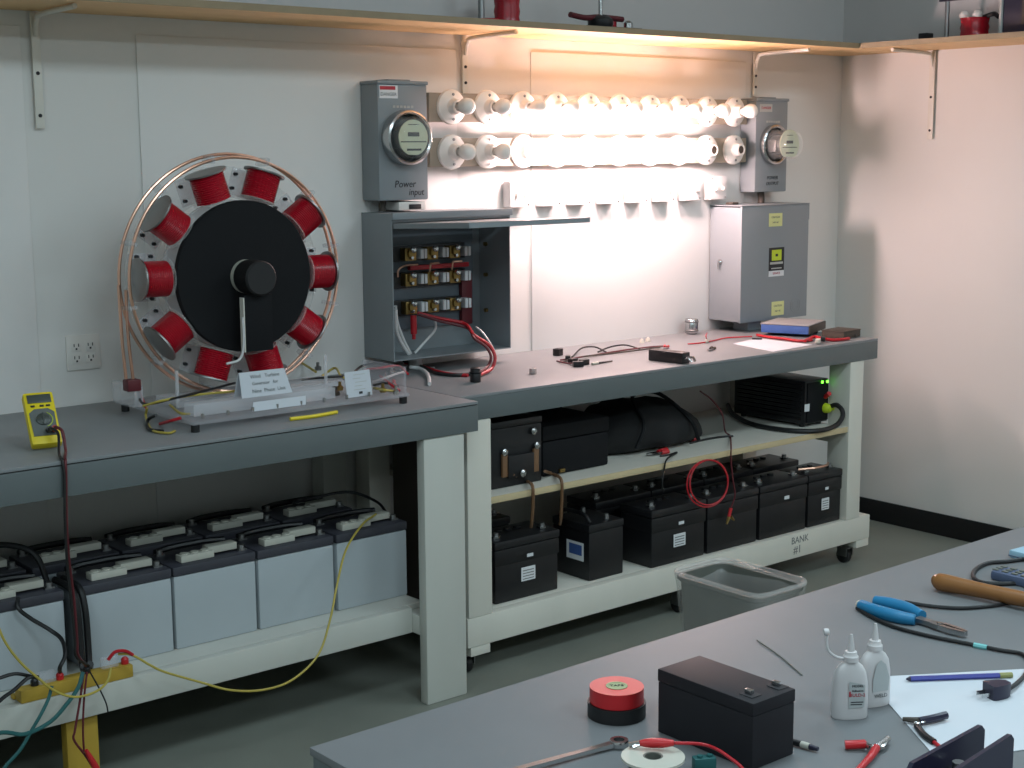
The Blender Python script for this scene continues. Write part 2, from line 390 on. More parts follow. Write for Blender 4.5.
for x, y in ((3.06, -.65), (5.185, -.65), (3.06, -.09), (5.185, -.09)):
    c = RC.part('caster', MB().box(x - .03, x + .03, y - .03, y + .03, .071, .0776, b=.002).box(x - .024, x - .020, y - .02, y + .03, .034, .0708).box(x + .020, x + .024, y - .02, y + .03, .034, .0708), 'dull_steel')
    RC.part('caster_wheel', MB().lathe([(0, -.015), (.024, -.015), (.033, -.011), (.033, .011), (.024, .015), (0, .015)], (x, y + .01, .0335), (1, 0, 0), 24), 'black_rubber', c, label='black rubber wheel')
q = onz(674, 612, 0)
c = RC.part('caster', MB().box(4.12 - .03, 4.12 + .03, -.69, -.63, .108, .1115).box(4.12 - .024, 4.12 - .02, -.68, -.64, .034, .1078).box(4.14, 4.144, -.68, -.64, .034, .1078), 'dull_steel')
RC.part('caster_wheel', MB().lathe([(0, -.015), (.024, -.015), (.033, -.011), (.033, .011), (.024, .015), (0, .015)], (4.12, -.655, .0335), (1, 0, 0), 24), 'black_rubber', c, label='black rubber wheel')

# ---- black batteries on the bottom shelf
CZ = .2178
def car_battery(w=.303, d=.172, h=.228, sticker=True):
    e = thing('car_battery', '', 'battery')
    m = MB().box(-w / 2 + .004, w / 2 - .004, -d / 2 + .004, d / 2 - .004, 0, h * .62, b=.006).box(-w / 2, w / 2, -d / 2, d / 2, h * .6, h * .86, b=.006)
    m.build('case', 'battery_black', e)
    MB().box(-w / 2 - .002, w / 2 + .002, -d / 2 - .002, d / 2 + .002, h * .865, h, b=.008).build('lid', 'black_plastic', e)
    for x in (-w * .36, w * .36):
        t = MB().lathe([(0, 0), (.012, 0), (.010, .02), (0, .02)], (x, -d * .22, h + .0004), n=12).build('terminal', 'dull_steel', e)
        MB().lathe([(.0105, 0), (.02, 0), (.02, .006), (.0105, .006), (.0105, 0)], (x, -d * .22, h + .003), n=6).build('nut', 'steel', t)
    for k in (-1, 0, 1): MB().cyl((k * .045, .03, h + .0003), (k * .045, .03, h + .008), .014, n=14).build('filler_cap', 'black_plastic', e)
    if sticker:
        MB().box(-.03, .035, -d / 2 - .0008, -d / 2 + .002, h * .28, h * .5).build('sticker', 'sticker_white', e)['label'] = 'white printed sticker'
        MB().box(-.004, .024, -d / 2 - .0028, -d / 2 - .0003, h * .66, h * .71).build('small_sticker', 'sticker_white', e)['label'] = 'small white sticker'
        m = MB()
        for k in range(4): m.box(-.024, .028, -d / 2 - .0013, -d / 2 - .0009, h * (.305 + .045 * k), h * (.32 + .045 * k))
        m.build('print', 'faint_ink', e)
    return e
cb = car_battery(); GB = 'black batteries on the cart bottom shelf'
cb.location = (3.343, -.566, CZ); cb['label'] = 'black battery with white sticker at the left end of the bottom shelf'; cb['group'] = GB
for x, lab in ((4.085, 'black battery with white sticker in the middle of the bottom shelf'), ):
    dup(cb, (x, -.603, CZ), lab, GB)
cb2 = car_battery(sticker=False); cb2.location = (4.397, -.603, CZ); cb2['group'] = GB
cb2['label'] = 'black battery without sticker, behind the dangling red clip lead'
m = MB().box(.0, .03, -.172 / 2 - .0028, -.172 / 2 - .0003, .228 * .66, .228 * .72)
c3 = dup(cb2, (4.71, -.603, CZ), 'black battery with only a tiny white mark, second from the right end', GB)
m.build('small_sticker', 'sticker_white', c3)['label'] = 'small white sticker'
c6 = dup(cb, (4.981, -.603, CZ), 'black battery with white sticker at the right end, behind the cart post', GB); c6.scale = (.74, 1, 1)
for k, (x, n) in enumerate(((4.02, 'behind the middle one'), (4.33, 'behind the red clip lead'), (4.64, 'behind the second from the right'), (4.945, 'in the right rear corner'))):
    dup(cb2, (x, -.36, CZ), 'black battery in the rear row of the bottom shelf, ' + n, GB)
dup(cb2, (3.33, -.30, CZ), 'black battery in the rear row behind the left end battery', GB)
e = WP('small_battery', 'narrower black battery with a blue and white side label', 'battery', (3.72, -.5, CZ), GB)
e.part('case', MB().box(3.640, 3.816, -.655, -.45, CZ, CZ + .185, b=.006), 'battery_black')
e.part('lid', MB().box(3.638, 3.818, -.657, -.448, CZ + .1854, CZ + .215, b=.006), 'black_plastic')
e.part('side_label', MB().box(3.6388, 3.6398, -.625, -.53, CZ + .07, CZ + .14).box(3.6382, 3.6387, -.615, -.545, CZ + .09, CZ + .13, mi=1), ['sticker_white', 'blue_ink'], label='blue and white label')
for y in (-.62, -.49): e.part('terminal', MB().lathe([(0, 0), (.011, 0), (.009, .02), (0, .02)], (3.76, y, CZ + .2154), n=12), 'dull_steel')
e.part('carry_handle', MB().tube([(3.66, -.64, CZ + .217), (3.66, -.6, CZ + .245), (3.66, -.5, CZ + .245), (3.66, -.47, CZ + .217)], .008), 'black_plastic')

# ---- middle shelf things
MZ = .6300
e = WP('battery_pack', 'upright black battery pack with copper connector block on the left of middle shelf', 'battery', (3.32, -.5, MZ))
e.part('case', MB().box(3.20, 3.435, -.625, -.36, MZ, MZ + .215, b=.007), 'battery_black')
e.part('lid', MB().box(3.198, 3.437, -.627, -.358, MZ + .2154, MZ + .24, b=.006), 'black_plastic')
e.part('connector', MB().box(3.265, 3.385, -.642, -.6255, MZ + .035, MZ + .115, b=.004), 'black_plastic')
for x in (3.255, 3.40): e.part('copper_lug', MB().box(x - .012, x + .012, -.637, -.6255, MZ + .04, MZ + .125, b=.003), 'brown_strap', label='copper lug')
for x, z in ((3.255, .13), (3.405, .135), (3.39, .19), (3.325, .048)): e.part('bolt', MB().lathe([(0, 0), (.014, 0), (.014, .008), (.007, .014), (0, .014)], (x, -.645 if z < .05 else -.63, MZ + z), (0, -1, 0), 8), 'steel')
e = WP('equipment_case', 'low black equipment case beside the copper lugged battery pack', 'case', (3.63, -.4, MZ))
e.part('body', MB().box(3.47, 3.80, -.59, -.2, MZ, MZ + .13, b=.012), 'matte_black')
e.part('lid', MB().box(3.467, 3.803, -.593, -.197, MZ + .131, MZ + .19, b=.014), 'matte_black')
e.part('latch', MB().box(3.545, 3.57, -.602, -.5905, MZ + .008, MZ + .022, b=.003), 'brass', label='small brass latch')
m = MB(); pts = []
NU, NV = 44, 20
for i in range(NU + 1):
    t = i / NU; x = 3.82 + t * .62
    hh = .205 * (math.sin(PI * min(1, max(0, t * 1.02 + .0))) ** .35) * (1 - .12 * t); ww = .17 * math.sin(PI * min(.999, max(.001, t))) ** .3
    for j in range(NV):
        a = 2 * PI * j / NV
        y = -.40 + ww * (abs(math.cos(a)) ** .7) * (1 if math.cos(a) > 0 else -1); z = hh * (.5 + .5 * (abs(math.sin(a)) ** .8) * (1 if math.sin(a) > 0 else -1))
        dn = mnoise.noise(V((x * 9, y * 9, z * 11))) * .022
        pts.append(V((x, y + dn, MZ + max(.0005, z + dn * (1 if z > .02 else 0)))))
fs = [(i * NV + j, i * NV + (j + 1) % NV, (i + 1) * NV + (j + 1) % NV, (i + 1) * NV + j) for i in range(NU) for j in range(NV)]
fs += [tuple(range(NV)), tuple(range(NU * NV, (NU + 1) * NV))]
e = WP('duffel_bag', 'lumpy black cloth bag slumped on the middle of the middle shelf', 'bag', (4.1, -.4, MZ))
e.part('cloth', MB().add(pts, fs), 'bag_cloth', ang=80)
e.part('strap', MB().tube([(3.95, -.585, MZ + .04), (4.0, -.575, MZ + .13), (4.06, -.45, MZ + .215), (4.2, -.45, MZ + .215), (4.26, -.57, MZ + .12), (4.3, -.585, MZ + .03)], .008, 6), 'matte_black')
e = WP('power_inverter', 'black power inverter with two green lights at the right of the middle shelf', 'inverter', (5.02, -.4, MZ))
m = MB().box(4.94, 5.095, -.6, -.2, MZ + .012, MZ + .2, b=.006)
for k in range(9): m.box(4.934, 4.9402, -.58, -.22, MZ + .03 + .018 * k, MZ + .037 + .018 * k)
e.part('body', m, 'black_plastic')
for x in (4.96, 5.07):
    for y in (-.57, -.24): e.part('foot', MB().cyl((x, y, MZ), (x, y, MZ + .0118), .012), 'black_rubber')
e.part('face_plate', MB().box(4.95, 5.09, -.606, -.6003, MZ + .02, MZ + .192, b=.002), 'matte_black')
for u, v in ((822.5, 382), (827.5, 381.5)):
    p = ony(u, v, -.609); e.part('indicator', MB().cyl((p.x, -.6065, p.z), (p.x, -.6105, p.z), .0062, n=12), 'green_led', label='lit green indicator')
p = ony(826, 408, -.61); e.part('plug', MB().lathe([(0, 0), (.022, 0), (.02, .02), (.012, .03), (0, .03)], (p.x, -.6064, p.z), (0, -1, 0), 16).cyl((p.x + .03, -.6064, p.z), (p.x + .03, -.632, p.z), .012), 'lime_plastic', label='lime yellow connector')
p = ony(826, 397, -.61); e.part('plug', MB().cyl((p.x, -.6064, p.z), (p.x - .01, -.635, p.z + .02), .01), 'red_plastic', label='red plug')
p = ony(807, 409, -.61); e.part('sticker', MB().box(p.x - .012, p.x + .02, -.6072, -.6062, p.z - .012, p.z + .02), 'sticker_white', label='white sticker')
GC = 'leads and cables on the cart shelves'
solo('power_cable', MB().tube([onz(728, 405, MZ + .011), onz(733, 414, MZ + .011), onz(752, 424, MZ + .011), onz(785, 430, MZ + .011), onz(815, 431, MZ + .011), onz(834, 426.5, MZ + .011), ony(842, 418, -.697), ony(842, 410, -.69), ony(836, 405, -.655), ony(829, 407, -.62)], .0105), 'black_rubber', 'thick black cable looping in front of the inverter', 'cable', onz(785, 430, MZ), GC)
def clip(nm, label, p, ang, m1, m2=None, L=.075, s=1., group=None, z=None):
    """alligator clip lying down: two jaws, insulated handles"""
    e = thing(nm, label, 'clip', p, ang, group)
    MB().prism([(0, -.004), (.045, -.009), (.05, 0), (.045, .009), (0, .004)], (0, 0, .004 * s), (s, 0, 0), (0, s, 0), .004 * s).build('jaw', 'steel', e)
    MB().tube([(.04 * s, .004 * s, .006 * s), (.06 * s, .008 * s, .0075 * s), (L * s, .010 * s, .0075 * s)], .006 * s, 8).tube([(.045 * s, -.004 * s, .006 * s), (L * .9 * s, -.006 * s, .0065 * s)], .006 * s, 8).build('handle', m1, e)
    return e
clip('clip_lead', 'red handled clip lying on the middle shelf in front of the bag', onz(647, 456.5, MZ), math.atan2(-.1, 1), 'red_plastic', s=1.5, group=GC)
clip('clip_lead', 'dark red clip lying on the middle shelf nearer the inverter', onz(681, 443.5, MZ), .1, 'red_wire', s=1.5, group=GC)
solo('black_lead', MB().tube([onz(660, 456, MZ + .004), onz(668, 455, MZ + .004), onz(677, 452.5, MZ + .004), ony(667, 459, -.711), ony(664, 470, -.712), ony(662, 485, -.715), ony(664, 491, -.69)], .0035, 6), 'black_rubber', 'thin black lead hanging over the middle shelf edge in front of the bag', 'cable', onz(670, 455, MZ), GC)
solo('black_lead', MB().tube([onz(690, 443, MZ + .004), onz(703, 440, MZ + .004), onz(720, 437, MZ + .004), onz(733, 436, MZ + .004)], .0045, 6), 'black_rubber', 'short black lead lying across the middle shelf below the red wire', 'cable', onz(703, 440, MZ), GC)
lp = [ony(700, 391, -.55), ony(712, 400, -.55), ony(722, 414, -.58), onz(725, 431, MZ + .02), onz(730, 436, MZ + .004), ony(731, 446, -.712), ony(731, 460, -.715), ony(733, 480, -.722), ony(735, 495, -.72), ony(731, 508, -.715)]
solo('red_lead', MB().tube(lp, .0032, 6), 'dark_red', 'thin red lead hanging from under the bench top past the middle shelf', 'cable', ony(722, 414, -.58), GC)
cc = ony(707.5, 483.5, -.735)
solo('red_wire_coil', MB().ring(cc, (-.3, -1, .1), .092, .0035, 40, 6).ring(cc + V((.004, -.004, .004)), (-.25, -1, .12), .088, .0035, 40, 6), 'red_wire', 'loop of red wire dangling in front of the black batteries', 'wire', cc, GC)
e = thing('clip_lead', 'brass toothed red clip dangling below the loop of red wire', 'clip', ony(731, 508, -.715), 0, GC)
MB().tube([(0, 0, 0), (-.012, 0, -.035)], .007).build('handle', 'red_plastic', e)
MB().tube([(-.012, 0, -.036), (-.03, -.005, -.06)], .009, 6, taper=lambda t: 1 - .5 * t).tube([(.0, 0, -.036), (.015, -.004, -.052)], .008, 6, taper=lambda t: 1 - .5 * t).build('jaw', 'brass', e)
for u0, u1 in ((516, 532), (545, 561)):
    solo('copper_strap', MB().tube([ony(u0 - 3 + (u0 - 516) * .1, 474.5 - (u0 - 516) * .11, -.64), onz(u1 - 8, 480 - (u0 - 516) * .2, MZ + .004), ony(u1, 485 - (u0 - 516) * .2, -.7115), ony(u1 + 1, 500 - (u0 - 516) * .2, -.713), ony(u1, 520 - (u0 - 516) * .1, -.69), ony(u1 - 1, 527 - (u0 - 516) * .1, -.66)], .006, 6), 'brown_strap',
         ('left' if u0 < 520 else 'right') + ' of two brown straps over the shelf edge below the battery pack', 'cable', ony(u1, 500, -.71), 'brown straps over the shelf edge')
solo('jumper_cable', MB().tube([(4.87, -.63, CZ + .245), (4.92, -.675, CZ + .252), (5.0, -.675, CZ + .252), (5.07, -.63, CZ + .245)], .006), 'copper', 'short copper jumper on top of the right end battery', 'cable', ony(812, 470, -.62), GC)

# ================================================================== METERS
def meter(label, x0, x1, z0, z1, dep, rc, rr, glen, rz, texts, rd, df):
    xc = (x0 + x1) / 2
    e = WP('electric_meter', label, 'electric meter', (xc, -dep / 2, z0), 'electric meters on the wall')
    yf = -dep
    e.part('housing', MB().box(x0, x1, yf, -.0095, z0, z1 - .012, b=.006).box(x0 - .003, x1 + .003, yf - .006, -.0095, z1 - .013, z1, b=.004).box(x0 + .06, x1 - .06, yf + .02, -.02, z1 + .0002, z1 + .006, b=.003), 'box_gray')
    e.part('ring', MB().lathe([(rr - .014, 0), (rr, 0), (rr + .002, .012), (rr - .001, rd - .004), (rr - .008, rd), (rr - .014, rd - .004), (rr - .014, 0)], (rc, yf - .0005, rz), (0, -1, 0), 48), 'steel', label='polished steel ring')
    e.part('base_plate', MB().lathe([(0, 0), (rr - .017, 0), (rr - .017, .008), (rr - .028, .012), (0, .012)], (rc, yf - .0008, rz), (0, -1, 0), 40), 'black_plastic')
    g = rr - .024
    d = e.part('mechanism', MB().cyl((rc, yf - .013, rz), (rc, yf - glen + .03, rz), g * .62, n=28).box(rc - g * .75, rc - g * .3, yf - .06, yf - .013, rz - g * .5, rz + g * .3, b=.004).box(rc + g * .3, rc + g * .7, yf - .06, yf - .013, rz - g * .4, rz + g * .4, b=.004), 'dull_steel')
    yd = yf - glen + .0295
    e.part('dial_plate', MB().prism([(g * df * math.cos(a), max(-.82 * g, min(df * g, g * df * math.sin(a)))) for a in [2 * PI * k / 36 for k in range(36)]], (rc, yd, rz), (1, 0, 0), (0, 0, 1), .004), 'dial', d, label='pale green dial plate')
    m = MB().box(rc - g * .34, rc + g * .34, yd - .0056, yd - .0042, rz + g * .06, rz + g * .26, b=.001).box(rc - g * .75, rc + g * .75, yd - .0053, yd - .0042, rz - g * .22, rz - g * .17).box(rc - g * .4, rc + g * .45, yd - .0053, yd - .0042, rz - g * .62, rz - g * .52).box(rc - g * .3, rc + g * .3, yd - .005, yd - .0042, rz + g * .6, rz + g * .64)
    e.part('register', m, 'ink', d, label='black register windows')
    e.part('glass_cover', MB().lathe([(g + .004, .002), (g, .012), (g, glen - .03), (g - .008, glen - .008), (g - .025, glen), (0, glen + .002)], (rc, yf - .012, rz), (0, -1, 0), 40), 'clear_glass', label='clear glass cover')
    m = MB()
    for t, sz, x, z in texts: m.text(t, sz, (x, yf - .0012, z), shear=.15)
    e.part('handwriting', m, 'ink', label='black handwriting')
    m = MB()
    for k in range(6): m.box(rc - .045 + .016 * k, rc - .034 + .016 * k, yf - .001, yf + .001, rz + rr + .008, rz + rr + .017)
    e.part('embossed_line', m, 'pale_ink')
    return e
meter('grey meter box with round glass meter at the left end of the lamp rows', 3.098, 3.318, 1.632, 2.062, .12, 3.209, .099, .088, 1.858, (('Power', .036, 3.212, 1.690), ('input', .034, 3.262, 1.660)), .048, .86)
e = bpy.data.objects['electric_meter']
p0, p1 = ony(379, 85, -.12), ony(397.5, 98.5, -.12)
m = MB().box(p0.x, p1.x, -.1216, -.1202, p1.z, p0.z).box(p0.x + .002, p1.x - .01, -.1220, -.1217, p0.z - .016, p0.z - .003, mi=1).text('DANGER', .0175, ((p0.x + p1.x) / 2, -.1220, p1.z + .014), mi=2)
m.v = [q - V(e.location) for q in m.v]; m.build('sticker', ['sticker_white', 'red_ink', 'faint_ink'], e)['label'] = 'small red and white sticker'
meter('grey meter box with protruding glass meter at the right end of the lamp rows', 5.166, 5.385, 1.615, 2.035, .10, 5.283, .09, .125, 1.828, (('POWER', .022, 5.285, 1.678), ('OUTPUT', .022, 5.285, 1.652)), .026, 1.0)
e = bpy.data.objects['electric_meter.001']
p0, p1 = ony(760, 104, -.1), ony(772, 112, -.1)
m = MB().box(p0.x, p1.x, -.1016, -.1002, p1.z, p0.z).text('DANGER', .016, ((p0.x + p1.x) / 2, -.1020, (p0.z + p1.z) / 2), mi=1)
m.v = [q - V(e.location) for q in m.v]; m.build('sticker', ['pale_ink', 'red_ink'], e)['label'] = 'faded sticker'

# ================================================================== LAMP ROWS
COLX = [3.472 + .1763 * k for k in range(10)]
ROWZ = (1.974, 1.806)
for z, w in zip(ROWZ, ('upper', 'lower')):
    b = WP('mounting_board', 'brownish strip board carrying the %s row of lampholders' % w, 'board', (4.28, -.02, z - .055), 'boards behind the lamps')
    b.part('board', MB().box(3.372, 5.150, -.06, -.0095, z - .056, z + .052, b=.002), 'board_brown')
ORD = ['first', 'second', 'third', 'fourth', 'fifth', 'sixth', 'seventh', 'eighth', 'ninth', 'tenth']
def holder(bulb):
    e = thing('lampholder', '', 'lamp')
    MB().lathe([(0, 0), (.066, 0), (.0665, .005), (.063, .012), (.050, .017), (.032, .022), (.0285, .028), (.027, .050), (.023, .053), (.018, .0525), (.018, .03), (0, .03)], (0, 0, 0), (0, -1, 0), 40).build('socket_base', 'porcelain', e)
    for z in (-.046, .046): MB().lathe([(0, 0), (.006, 0), (.005, .003), (0, .003)], (0, -.0182, z), (0, -1, 0), 10).build('screw', 'dull_steel', e)
    if bulb is None:
        MB().cyl((0, -.031, 0), (0, -.05, 0), .0165, n=20).build('contact', 'case_dark', e)['label'] = 'dark empty socket'
    else:
        MB().lathe([(.0135, .040), (.014, .056), (.021, .070), (.029, .086), (.0315, .101), (.029, .117), (.019, .128), (.008, .132), (0, .1325)], (0, 0, 0), (0, -1, 0), 32).build('bulb', bulb, e)['label'] = 'glowing bulb' if bulb == 'bulb_lit' else 'unlit white bulb'
    return e
protos = {'lit': holder('bulb_lit'), 'off': holder('bulb_white'), 'none': holder(None)}; used = set()
STATE = [['off'] * 10, ['off', 'off'] + ['lit'] * 6 + ['none', 'none']]
for r in range(2):
    for k in range(10):
        s = STATE[r][k]; w = 'upper' if r == 0 else 'lower'
        lab = {'lit': 'white round lampholder with glowing bulb, %s from left in the %s row', 'off': 'white round lampholder with unlit bulb, %s from left in the %s row', 'none': 'white round lampholder with empty socket, %s from left in the %s row'}[s] % (ORD[k], w)
        loc = (COLX[k], -.0603, ROWZ[r])
        if s in used: dup(protos[s], loc, lab, 'lampholders in two rows')
        else: used.add(s); protos[s].location = loc; protos[s]['label'] = lab; protos[s]['group'] = 'lampholders in two rows'

# ---- switch boxes below the lamps
def switch_box():
    e = thing('switch_box', '', 'electrical box')
    MB().box(-.052, .052, -.05, -.0095, -.052, .052, b=.004).build('box', 'box_glare_pale', e)
    MB().box(-.05, .05, -.0535, -.0503, -.05, .05, b=.003).build('cover', 'box_glare_pale', e)
    for x in (-.022, .022):
        MB().box(x - .006, x + .006, -.056, -.0537, -.016, .016, b=.001).prism([(-.005, -.010), (.005, -.010), (.004, .006), (-.004, .006)], (x, -.0563, 0), (1, 0, 0), (0, 0, 1), .012).build('toggle', 'porcelain', e)['label'] = 'white toggle'
    for x, z in ((-.042, .042), (.042, -.042)): MB().cyl((x, -.0536, z), (x, -.0556, z), .004, n=8).build('screw', 'steel', e)
    return e
sb = switch_box()
for k in range(8):
    x = 3.82 + .1655 * k
    lab = ['first from left, above the open cabinet door', 'second from left', 'third from left', 'fourth from left', 'fifth from left', 'third from the right end', 'second from the right end', 'at the right end beside the closed cabinet'][k]
    lab = 'metal switch box below the lamp rows, ' + lab
    if k == 0: sb.location = (x, 0, 1.638); sb['label'] = lab; sb['group'] = 'metal switch boxes below the lamps'
    else: dup(sb, (x, 0, 1.638), lab)
# little outlet box between the left meter and its cabinet
e = WP('receptacle_box', 'beige outlet box squeezed between the left meter and the open cabinet', 'electrical box', (3.25, -.05, 1.594))
e.part('box', MB().box(3.19, 3.315, -.11, -.0095, 1.594, 1.626, b=.006), 'porcelain')
e.part('cover', MB().box(3.235, 3.29, -.1125, -.1103, 1.598, 1.616, b=.001), 'ink', label='dark slot')
e = WP('conduit_elbow', 'short dark conduit joining the left meter to the open cabinet', 'conduit', (3.16, -.06, 1.594))
e.part('pipe', MB().tube([(3.15, -.06, 1.592), (3.15, -.06, 1.612), (3.155, -.06, 1.631)], .013, 12), 'case_dark')

# ================================================================== OPEN CABINET (left)
X0, X1, Z0, Z1, D = 3.092, 3.645, 1.052, 1.588, .2
e = WP('fuse_cabinet', 'grey electrical cabinet standing open with lifted door and rows of fuses', 'electrical cabinet', (3.37, -.1, Z0), 'grey electrical cabinets')
t = .004
m = MB().box(X0, X0 + t, -D, -.0095, Z0, Z1).box(X1 - t, X1, -D, -.0095, Z0, Z1).box(X0 + t, X1 - t, -D, -.0095, Z0, Z0 + t).box(X0 + t, X1 - t, -D, -.0095, Z1 - t, Z1).box(X0 + t, X1 - t, -.0135, -.0095, Z0 + t, Z1 - t)
m.box(X0 + t, X1 - t, -D, -D + t, Z1 - .03, Z1 - t)
e.part('body', m, 'box_gray')
e.part('drip_hood', MB().box(X0 - .002, X1 + .004, -D - .012, -D - .0003, Z1 - .022, Z1 + .003, b=.002), 'box_gray')
Rd = Matrix.Rotation(math.radians(-2.3), 3, 'X')
hz = V((0, -D - .0125, Z1 - .036)); dl = .44
dm = MB().obox(hz + Rd @ V(((X0 + X1) / 2, -dl / 2, 0)), (X1 - X0, dl, .003), Rd, b=.001)
for sx in (X0 + .002, X1 - .002): dm.obox(hz + Rd @ V((sx, -dl / 2, -.008)), (.003, dl, .018), Rd)
dm.obox(hz + Rd @ V(((X0 + X1) / 2, -dl + .0015, -.008)), (X1 - X0 - .006, .003, .018), Rd)
d = e.part('door', dm, 'box_gray')
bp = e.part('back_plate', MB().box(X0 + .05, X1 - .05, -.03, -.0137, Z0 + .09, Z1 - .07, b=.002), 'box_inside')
Xc, Zr = (3.263, 3.366, 3.472), (1.43, 1.335, 1.229)
e.part('fuse_rail', MB().box(3.2, 3.545, -.045, -.0305, 1.195, 1.255, b=.002).box(3.2, 3.545, -.045, -.0305, 1.30, 1.36, b=.002).box(3.2, 3.545, -.045, -.0305, 1.40, 1.46, b=.002), 'black_plastic')
for zi, z in enumerate(Zr):
    for x in Xc:
        b = e.part('fuse_block', MB().box(x - .026, x + .026, -.078, -.0455, z - .026, z + .022, b=.003).box(x - .016, x + .016, -.09, -.0782, z - .01, z + .014, b=.003), 'brass', label='brass terminal block')
        e.part('terminal_bolt', MB().lathe([(0, 0), (.012, 0), (.012, .01), (.006, .016), (0, .016)], (x, -.0902, z + .016), (0, -1, 0), 8).lathe([(0, 0), (.009, 0), (.006, .012), (0, .012)], (x, -.0785, z - .014), (0, -1, 0), 8), 'steel', b)
        e.part('fuse', MB().box(x + .042, x + .072, -.085, -.0455, z - .02, z + .017, b=.003).box(x + .0555, x + .0585, -.0856, -.0852, z - .02, z + .017, mi=1), ['sticker_white', 'ink'], label='white fuse carrier')
    if zi == 0:
        pass
e.part('copper_wire', MB().tube([(3.215, -.06, 1.345), (3.215, -.065, 1.372), (3.24, -.07, 1.386), (3.30, -.07, 1.388)], .004, 6).tube([(3.362, -.06, 1.35), (3.364, -.065, 1.385), (3.37, -.07, 1.388), (3.40, -.07, 1.389)], .004, 6).tube([(3.468, -.06, 1.35), (3.47, -.065, 1.387), (3.475, -.07, 1.39), (3.51, -.07, 1.39)], .004, 6), 'copper')
e.part('bus_bar', MB().box(3.27, 3.55, -.064, -.0455, 1.367, 1.384, b=.002), 'red_wire', label='red insulated bus')
e.part('side_bus', MB().box(3.525, 3.575, -.05, -.0305, 1.14, 1.34, b=.002), 'dark_red', label='dark red insulating strip')
for z in (1.45, 1.33, 1.19): e.part('standoff', MB().cyl((X1 - .0042, -.06, z), (X1 - .016, -.06, z), .008, n=10), 'brass')
e.part('inside_lead', MB().tube([(3.13, -.16, 1.25), (3.15, -.14, 1.19), (3.19, -.12, 1.12), (3.23, -.11, 1.06)], .007).tube([(3.125, -.17, 1.24), (3.14, -.15, 1.16), (3.18, -.13, 1.10), (3.215, -.12, 1.06)], .007).tube([(3.36, -.09, 1.18), (3.355, -.1, 1.14), (3.30, -.11, 1.10), (3.25, -.11, 1.06)], .005), 'white_wire', label='white leads')
e.part('red_drop', MB().cyl((3.263, -.088, 1.2), (3.262, -.09, 1.13), .012).cyl((3.262, -.09, 1.129), (3.262, -.09, 1.11), .007), 'red_wire')
e.part('conduit_stub', MB().cyl((3.26, -.1, TOP), (3.26, -.1, Z0 - .0005), .028, n=20).box(3.20, 3.32, -.14, -.06, TOP, TOP + .008), 'dull_steel')
GW = 'cables on the bench by the open cabinet'
solo('red_cable', MB().tube([(3.27, -.105, 1.21), (3.33, -.15, 1.19), (3.42, -.20, 1.165), ony(474, 335, -.3), ony(489, 345, -.33), ony(495, 357, -.35), ony(492, 368, -.36), ony(484, 373, -.40), onz(478, 375, H + .012)], .0065), 'red_wire', 'red cable bowing out of the open cabinet down to the black coupler', 'cable', (3.42, -.2, 1.16), GW)
solo('red_cable', MB().tube([(3.27, -.112, 1.205), (3.33, -.16, 1.18), (3.42, -.215, 1.15), ony(474, 338, -.32), ony(486, 347, -.34), ony(491, 357, -.36), ony(488, 366, -.37), ony(482, 371, -.40), onz(477, 374, H + .022)], .0055), 'dark_red', 'darker red cable running just inside the bowed red cable', 'cable', (3.42, -.21, 1.15), GW)
solo('white_lead', MB().tube([ony(476, 327, -.22), ony(483, 333, -.26), ony(490, 343, -.3), ony(494, 350, -.31)], .004, 6), 'white_wire', 'short white lead beside the red cables at the cabinet mouth', 'cable', ony(483, 333, -.24), GW)
p = onz(475.5, 382, H)
e = WP('cable_coupler', 'small black cylindrical coupler standing on the bench seam by red cables', 'coupler', (p.x, p.y, TOP))
e.part('body', MB().lathe([(0, 0), (.019, 0), (.02, .004), (.02, .03), (.018, .034), (.018, .05), (.014, .052), (0, .052)], (p.x, p.y, TOP)), 'black_plastic')
e.part('collar', MB().lathe([(.0181, .0302), (.0215, .031), (.0215, .036), (.0182, .0365)], (p.x, p.y, TOP)), 'matte_black')
solo('black_cable', MB().tube([onz(471, 374, H + .008), onz(455, 375, H + .007), onz(436, 373, H + .007), onz(425, 368, H + .012), onz(410, 362, H + .02), onz(390, 359.5, H + .02), onz(373, 359, H + .012)], .0065), 'black_rubber', 'black cable from the coupler across to behind the acrylic base', 'cable', onz(436, 373, H), GW)
solo('red_cable', MB().tube([onz(468, 375.5, H + .006), onz(448, 374, H + .006), onz(430, 369, H + .006), onz(415, 364, H + .01), onz(395, 362, H + .014), onz(385, 361, H + .01)], .0065), 'red_wire', 'red cable lying beside the black cable left of the coupler', 'cable', onz(448, 374, H), GW)
solo('gray_cable', MB().tube([onz(410, 367, H + .02), onz(421, 369, H + .016), onz(428, 375, H + .01), onz(429.5, 384, H + .007)], .007), 'white_wire', 'short grey cable bending down at the seam between the benches', 'cable', onz(428, 375, H), GW)

